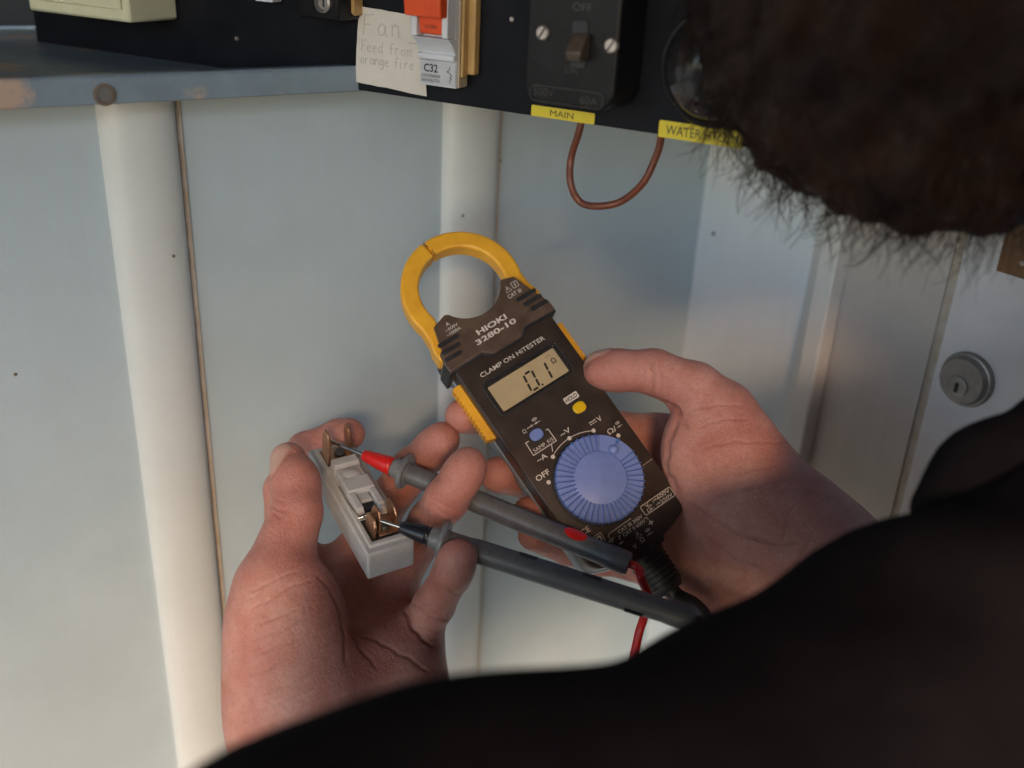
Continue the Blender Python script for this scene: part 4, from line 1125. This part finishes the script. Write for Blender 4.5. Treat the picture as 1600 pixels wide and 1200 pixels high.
def hand_mesh(core, fingers):
    V, F = surface([core] + fingers, HV, (.020, .0035), .010, .0022)
    V = relax(V, F, 2)
    N_ = vnormals(V, F)
    x, y = project(V)
    toc = C - V; toc /= np.linalg.norm(toc, axis=1)[:, None]
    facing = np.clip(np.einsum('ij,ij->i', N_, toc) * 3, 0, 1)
    cr = np.zeros(len(V)); disp = np.zeros(len(V))
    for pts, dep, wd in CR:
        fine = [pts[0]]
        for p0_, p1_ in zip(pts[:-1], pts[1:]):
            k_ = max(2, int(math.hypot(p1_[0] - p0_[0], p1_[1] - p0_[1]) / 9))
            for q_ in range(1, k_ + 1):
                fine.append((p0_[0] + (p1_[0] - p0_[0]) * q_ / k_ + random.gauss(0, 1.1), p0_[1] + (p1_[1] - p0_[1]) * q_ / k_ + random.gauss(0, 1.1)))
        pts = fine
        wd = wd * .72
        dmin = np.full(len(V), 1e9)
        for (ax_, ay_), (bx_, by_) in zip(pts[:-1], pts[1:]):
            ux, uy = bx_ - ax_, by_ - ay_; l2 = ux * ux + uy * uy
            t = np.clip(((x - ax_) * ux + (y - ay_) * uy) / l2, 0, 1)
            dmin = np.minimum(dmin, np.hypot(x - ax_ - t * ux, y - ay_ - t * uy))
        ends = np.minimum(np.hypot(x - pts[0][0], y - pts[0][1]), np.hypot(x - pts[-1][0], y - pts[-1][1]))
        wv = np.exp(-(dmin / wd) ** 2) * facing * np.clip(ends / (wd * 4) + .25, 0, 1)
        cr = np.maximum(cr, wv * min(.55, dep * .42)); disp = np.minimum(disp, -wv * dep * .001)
        bul = np.exp(-((dmin - wd * 2.2) / (wd * 1.3)) ** 2) * facing
        disp += bul * dep * .00022
    nail = np.zeros(len(V)); rim = np.zeros(len(V)); red = np.zeros(len(V))
    for cpx, a, b, dor, hl, hw in NAILS:
        c0 = P(*cpx); ax_ = unit(P(*b) - P(*a)); dd = R @ unit(dor); dd = unit(dd - ax_ * (dd @ ax_)); sd_ = np.cross(ax_, dd)
        q = V - c0; near = np.linalg.norm(q, axis=1) < .02
        u_ = q @ ax_ / (hl * .001); v_ = q @ sd_ / (hw * .001)
        rr_ = (np.abs(u_) ** 2.6 + np.abs(v_) ** 2.6) ** (1 / 2.6)
        ok = near & ((N_ @ dd) > .12) & ((q @ dd) > -.0075)
        mk = np.clip((1.0 - rr_) / .10, 0, 1) * ok
        nail = np.maximum(nail, mk)
        disp += mk * .0003 - np.exp(-((rr_ - 1.08) / .09) ** 2) * ok * .0004
        rim = np.maximum(rim, np.exp(-((rr_ - 1.03) / .07) ** 2) * ok * np.where(u_ > .35, .6, .22))
    for g_ in fingers:
        q = g_[-2] if g_[-1][0] == 'e' else g_[-1]
        dd = np.linalg.norm(V - q[3], axis=1)
        red = np.maximum(red, np.clip(1 - dd / .026, 0, 1) * .8)
    V = V + N_ * disp[:, None]
    return V, F, dict(crease_shade=cr, nail=nail, nailrim=rim, red=red)

# rough body under the clothes: neck, head, face
NB = K(.285, -.035, .36)              # base of the neck
HC = P(1712, -160, .30)               # centre of the head
fwd = np.array([0, 1, 0.0]); rgt = np.array([1, 0, 0.0])
hu = R @ unit([-.88, .42, -.20])       # crown: the head is bent over, neck towards the right
hd = R @ unit([0, -.55, -.83]); hd = unit(hd - hu * (hd @ hu)); hr = np.cross(hd, hu)     # face looks down at the hands
hax = np.array([hr, hd, hu])
head = [('e', HC, np.array([.074, .092, .098]), hax), ('e', HC + hd * .045 - hu * .055, np.array([.052, .050, .060]), hax),
        ('c', HC + hd * .088 + hu * .002, .006, HC + hd * .104 - hu * .030, .011),
        ('e', HC + hd * .082 - hu * .062, np.array([.024, .012, .008]), hax),
        ('e', HC + hd * .070 - hu * .098, np.array([.026, .024, .020]), hax),
        ('e', HC + hr * .064 - hu * .012 - hd * .008, np.array([.010, .020, .032]), hax), ('e', HC - hr * .060 - hu * .012 - hd * .008, np.array([.010, .020, .032]), hax),
        ('c', HC - hu * .06 - hd * .025, .050, NB + np.array([0.02, 0, .03]), .054), ('c', NB, .06, NB + np.array([0, -.03, -.12]), .09)]
V1, F1 = surface([head], .005, (.022, .01), .02, .01)
parts = [(V1, F1, None)] + [hand_mesh(L_core, L_f), hand_mesh(Rr_core, Rr_f)]
Vs, Fs, at, off = [], [], {k: [] for k in ('crease_shade', 'nail', 'nailrim', 'red')}, 0
for V, F, A in parts:
    Vs.append(V); Fs.append(F + off); off += len(V)
    for k in at: at[k].append(A[k] if A else np.zeros(len(V)))
me = mesh_np('person', np.concatenate(Vs), np.concatenate(Fs))
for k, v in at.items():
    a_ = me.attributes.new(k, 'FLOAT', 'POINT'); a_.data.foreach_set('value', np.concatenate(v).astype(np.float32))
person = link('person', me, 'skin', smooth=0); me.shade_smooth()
tag(person, 'person in a black jacket bending over a fuse carrier and a clamp meter', 'person')
# eyes (closed-in under the fringe, looking down)
for s in (-1, 1):
    e_ = HC + hd * .068 + hr * .032 * s - hu * .006
    MB().lathe([(.0005, -.011), (.008, -.0075), (.011, 0), (.008, .0075), (.0005, .011)], 16, e_, hd).build('eye', 'breaker', person)

# jacket
LS = P(578, 1605, .20); RS = NB + np.array([.165, .0, -.055])
LE = K(-.065, -.345, .27); RE = np.array([NB[0] + .15, NB[1] + .0, NB[2] - .31])
chest = NB + np.array([.0, -.02, -.20]); hip = NB + np.array([.02, -.12, -.52])
hip2 = NB + np.array([.02, -.10, -.40])
LW, RW = P(512, 1400, .415), P(1470, 1020, .462)
eye3 = np.eye(3)
jk = [('c', LS, .056, P(1440, 1130, .30), .047), ('c', P(1440, 1130, .30), .047, P(1770, 935, .33), .056), ('c', P(1440, 1130, .30), .044, NB + np.array([-.02, -.01, -.012]), .058), ('c', NB + np.array([.02, -.01, -.01]), .062, RS, .056),
      ('c', LS, .054, LE, .046), ('c', LE, .045, LW, .040), ('c', RS, .054, RE, .047), ('c', RE, .046, RW, .043),
      ('e', chest, np.array([.17, .115, .20]), eye3), ('e', hip2, np.array([.165, .12, .20]), eye3), ('e', hip, np.array([.17, .125, .10]), eye3)]
V, F = surface([jk], .006, (.03, .01), .02, .01)
N_ = vnormals(V, F)
fold = (np.sin(V[:, 0] * 70 + np.sin(V[:, 2] * 33) * 2.2 + V[:, 1] * 40) * np.sin(V[:, 2] * 48 + V[:, 0] * 21)) * .003
V = V + N_ * fold[:, None]
jo = mesh_np('jacket', V, F); jo.shade_smooth()
jacket = link('jacket', jo, 'jacket', person, smooth=0)
jacket['label'] = 'black jacket'
# stand-up collar with a loose front end
V, F = surface([[('c', P(1480, 800, .335), .012, P(1560, 760, .34), .020), ('c', P(1560, 760, .34), .020, P(1720, 700, .35), .026), ('c', P(1720, 700, .35), .026, NB + np.array([.0, -.05, .02]), .03)]], .003, (.012, .01), .02, .01)
cm = mesh_np('collar', V, F); cm.shade_smooth(); link('collar', cm, 'jacket', jacket, smooth=0)
# trousers and shoes
tr = [('e', hip + np.array([0, 0, -.04]), np.array([.155, .115, .11]), eye3)]
gz = 0.0
for s in (-1, 1):
    hp = hip + np.array([s * .085, 0, -.06]); kn = np.array([hp[0] + s * .02, hp[1] + .03, .50]); an = np.array([hp[0] + s * .03, hp[1] - .03, .09])
    tr += [('c', hp, .088, kn, .066), ('c', kn, .066, an, .055)]
V, F = surface([tr], .010, (.04, .01), .02, .01)
tm = mesh_np('trousers', V, F); tm.shade_smooth(); link('trousers', tm, 'trouser', person, smooth=0)
for s in (-1, 1):
    x = hip[0] + s * .115; y = hip[1] - .03
    V, F = surface([[('c', np.array([x, y - .05, .05]), .042, np.array([x, y + .15, .038]), .032), ('c', np.array([x, y - .03, .05]), .045, np.array([x, y - .03, .12]), .048)]], .008, (.03, .01), .02, .01)
    V[:, 2] = np.maximum(V[:, 2], .002)
    sm_ = mesh_np('shoe', V, F); sm_.shade_smooth(); link('shoe', sm_, 'shoe', person, smooth=0)
# hair: a cap of volume under thousands of curved strands
capp = [('e', HC + hu * .018 - hd * .010, np.array([.088, .108, .106]), hax), ('e', HC + hd * .055 + hu * .055, np.array([.070, .055, .050]), hax), ('e', HC - hd * .05 - hu * .03, np.array([.078, .06, .08]), hax), ('e', HC + hd * .06 + hu * .015, np.array([.078, .048, .055]), hax)]
V, F = surface([capp], .006, (.03, .01), .02, .01)
lump = np.sin(V[:, 0] * 190 + 1.3 * np.sin(V[:, 2] * 150)) * np.sin(V[:, 1] * 210 + V[:, 2] * 120) * .0035 + np.sin(V[:, 0] * 420 + V[:, 1] * 330) * np.sin(V[:, 2] * 380) * .0016
V = V + vnormals(V, F) * lump[:, None]
# keep the face free
loc = (V - HC) @ hax.T
face = (loc[:, 1] > .06) & (loc[:, 2] < -.045)
N_ = vnormals(V, F)
V = np.where(face[:, None], V - N_ * .030, V)
hm = mesh_np('hair', V, F); hm.shade_smooth()
hair = link('hair', hm, 'hair', person, smooth=0)
hair['label'] = 'thick dark brown hair'
okv = np.where(~face)[0]
NS = 9000
pick = rng.choice(okv, NS)
vs = np.zeros((NS, 7, 3, 3)); 
g_dir = np.array([0, 0, -1.0])
for j in range(NS):
    p = V[pick[j]]; nrm = N_[pick[j]]
    comb = hd * .55 + hu * .1 + rng.normal(0, .45, 3) + g_dir * .25
    t = unit(comb - nrm * (comb @ nrm)) * .75 + nrm * abs(rng.normal(.32, .22)); t = unit(t)
    ln = rng.uniform(.009, .022); ph = rng.uniform(0, 6.28); cu = rng.uniform(.0015, .006); b2 = unit(np.cross(t, nrm) + 1e-4)
    q = p - nrm * .003
    wd = rng.uniform(.00022, .00042)
    for i in range(7):
        f_ = i / 6
        c = q + t * ln * f_ + g_dir * .008 * f_ * f_ + (b2 * math.sin(ph + f_ * 5) + nrm * math.cos(ph + f_ * 5)) * cu * f_
        for k in range(3):
            a = k * 2.094
            vs[j, i, k] = c + (b2 * math.cos(a) + nrm * math.sin(a)) * wd * (1 - .75 * f_)
vv = vs.reshape(-1, 3)
base = np.arange(NS)[:, None, None] * 21 + np.arange(6)[None, :, None] * 3 + np.arange(3)[None, None, :]
nxt = np.arange(NS)[:, None, None] * 21 + np.arange(6)[None, :, None] * 3 + ((np.arange(3) + 1) % 3)[None, None, :]
ff = np.stack([base, nxt, nxt + 3, base + 3], -1).reshape(-1, 4)
sm_ = mesh_np('hair_strands', vv, ff); sm_.shade_smooth()
so_ = link('hair_strands', sm_, 'hair', hair, smooth=0)
so_['kind'] = 'stuff'
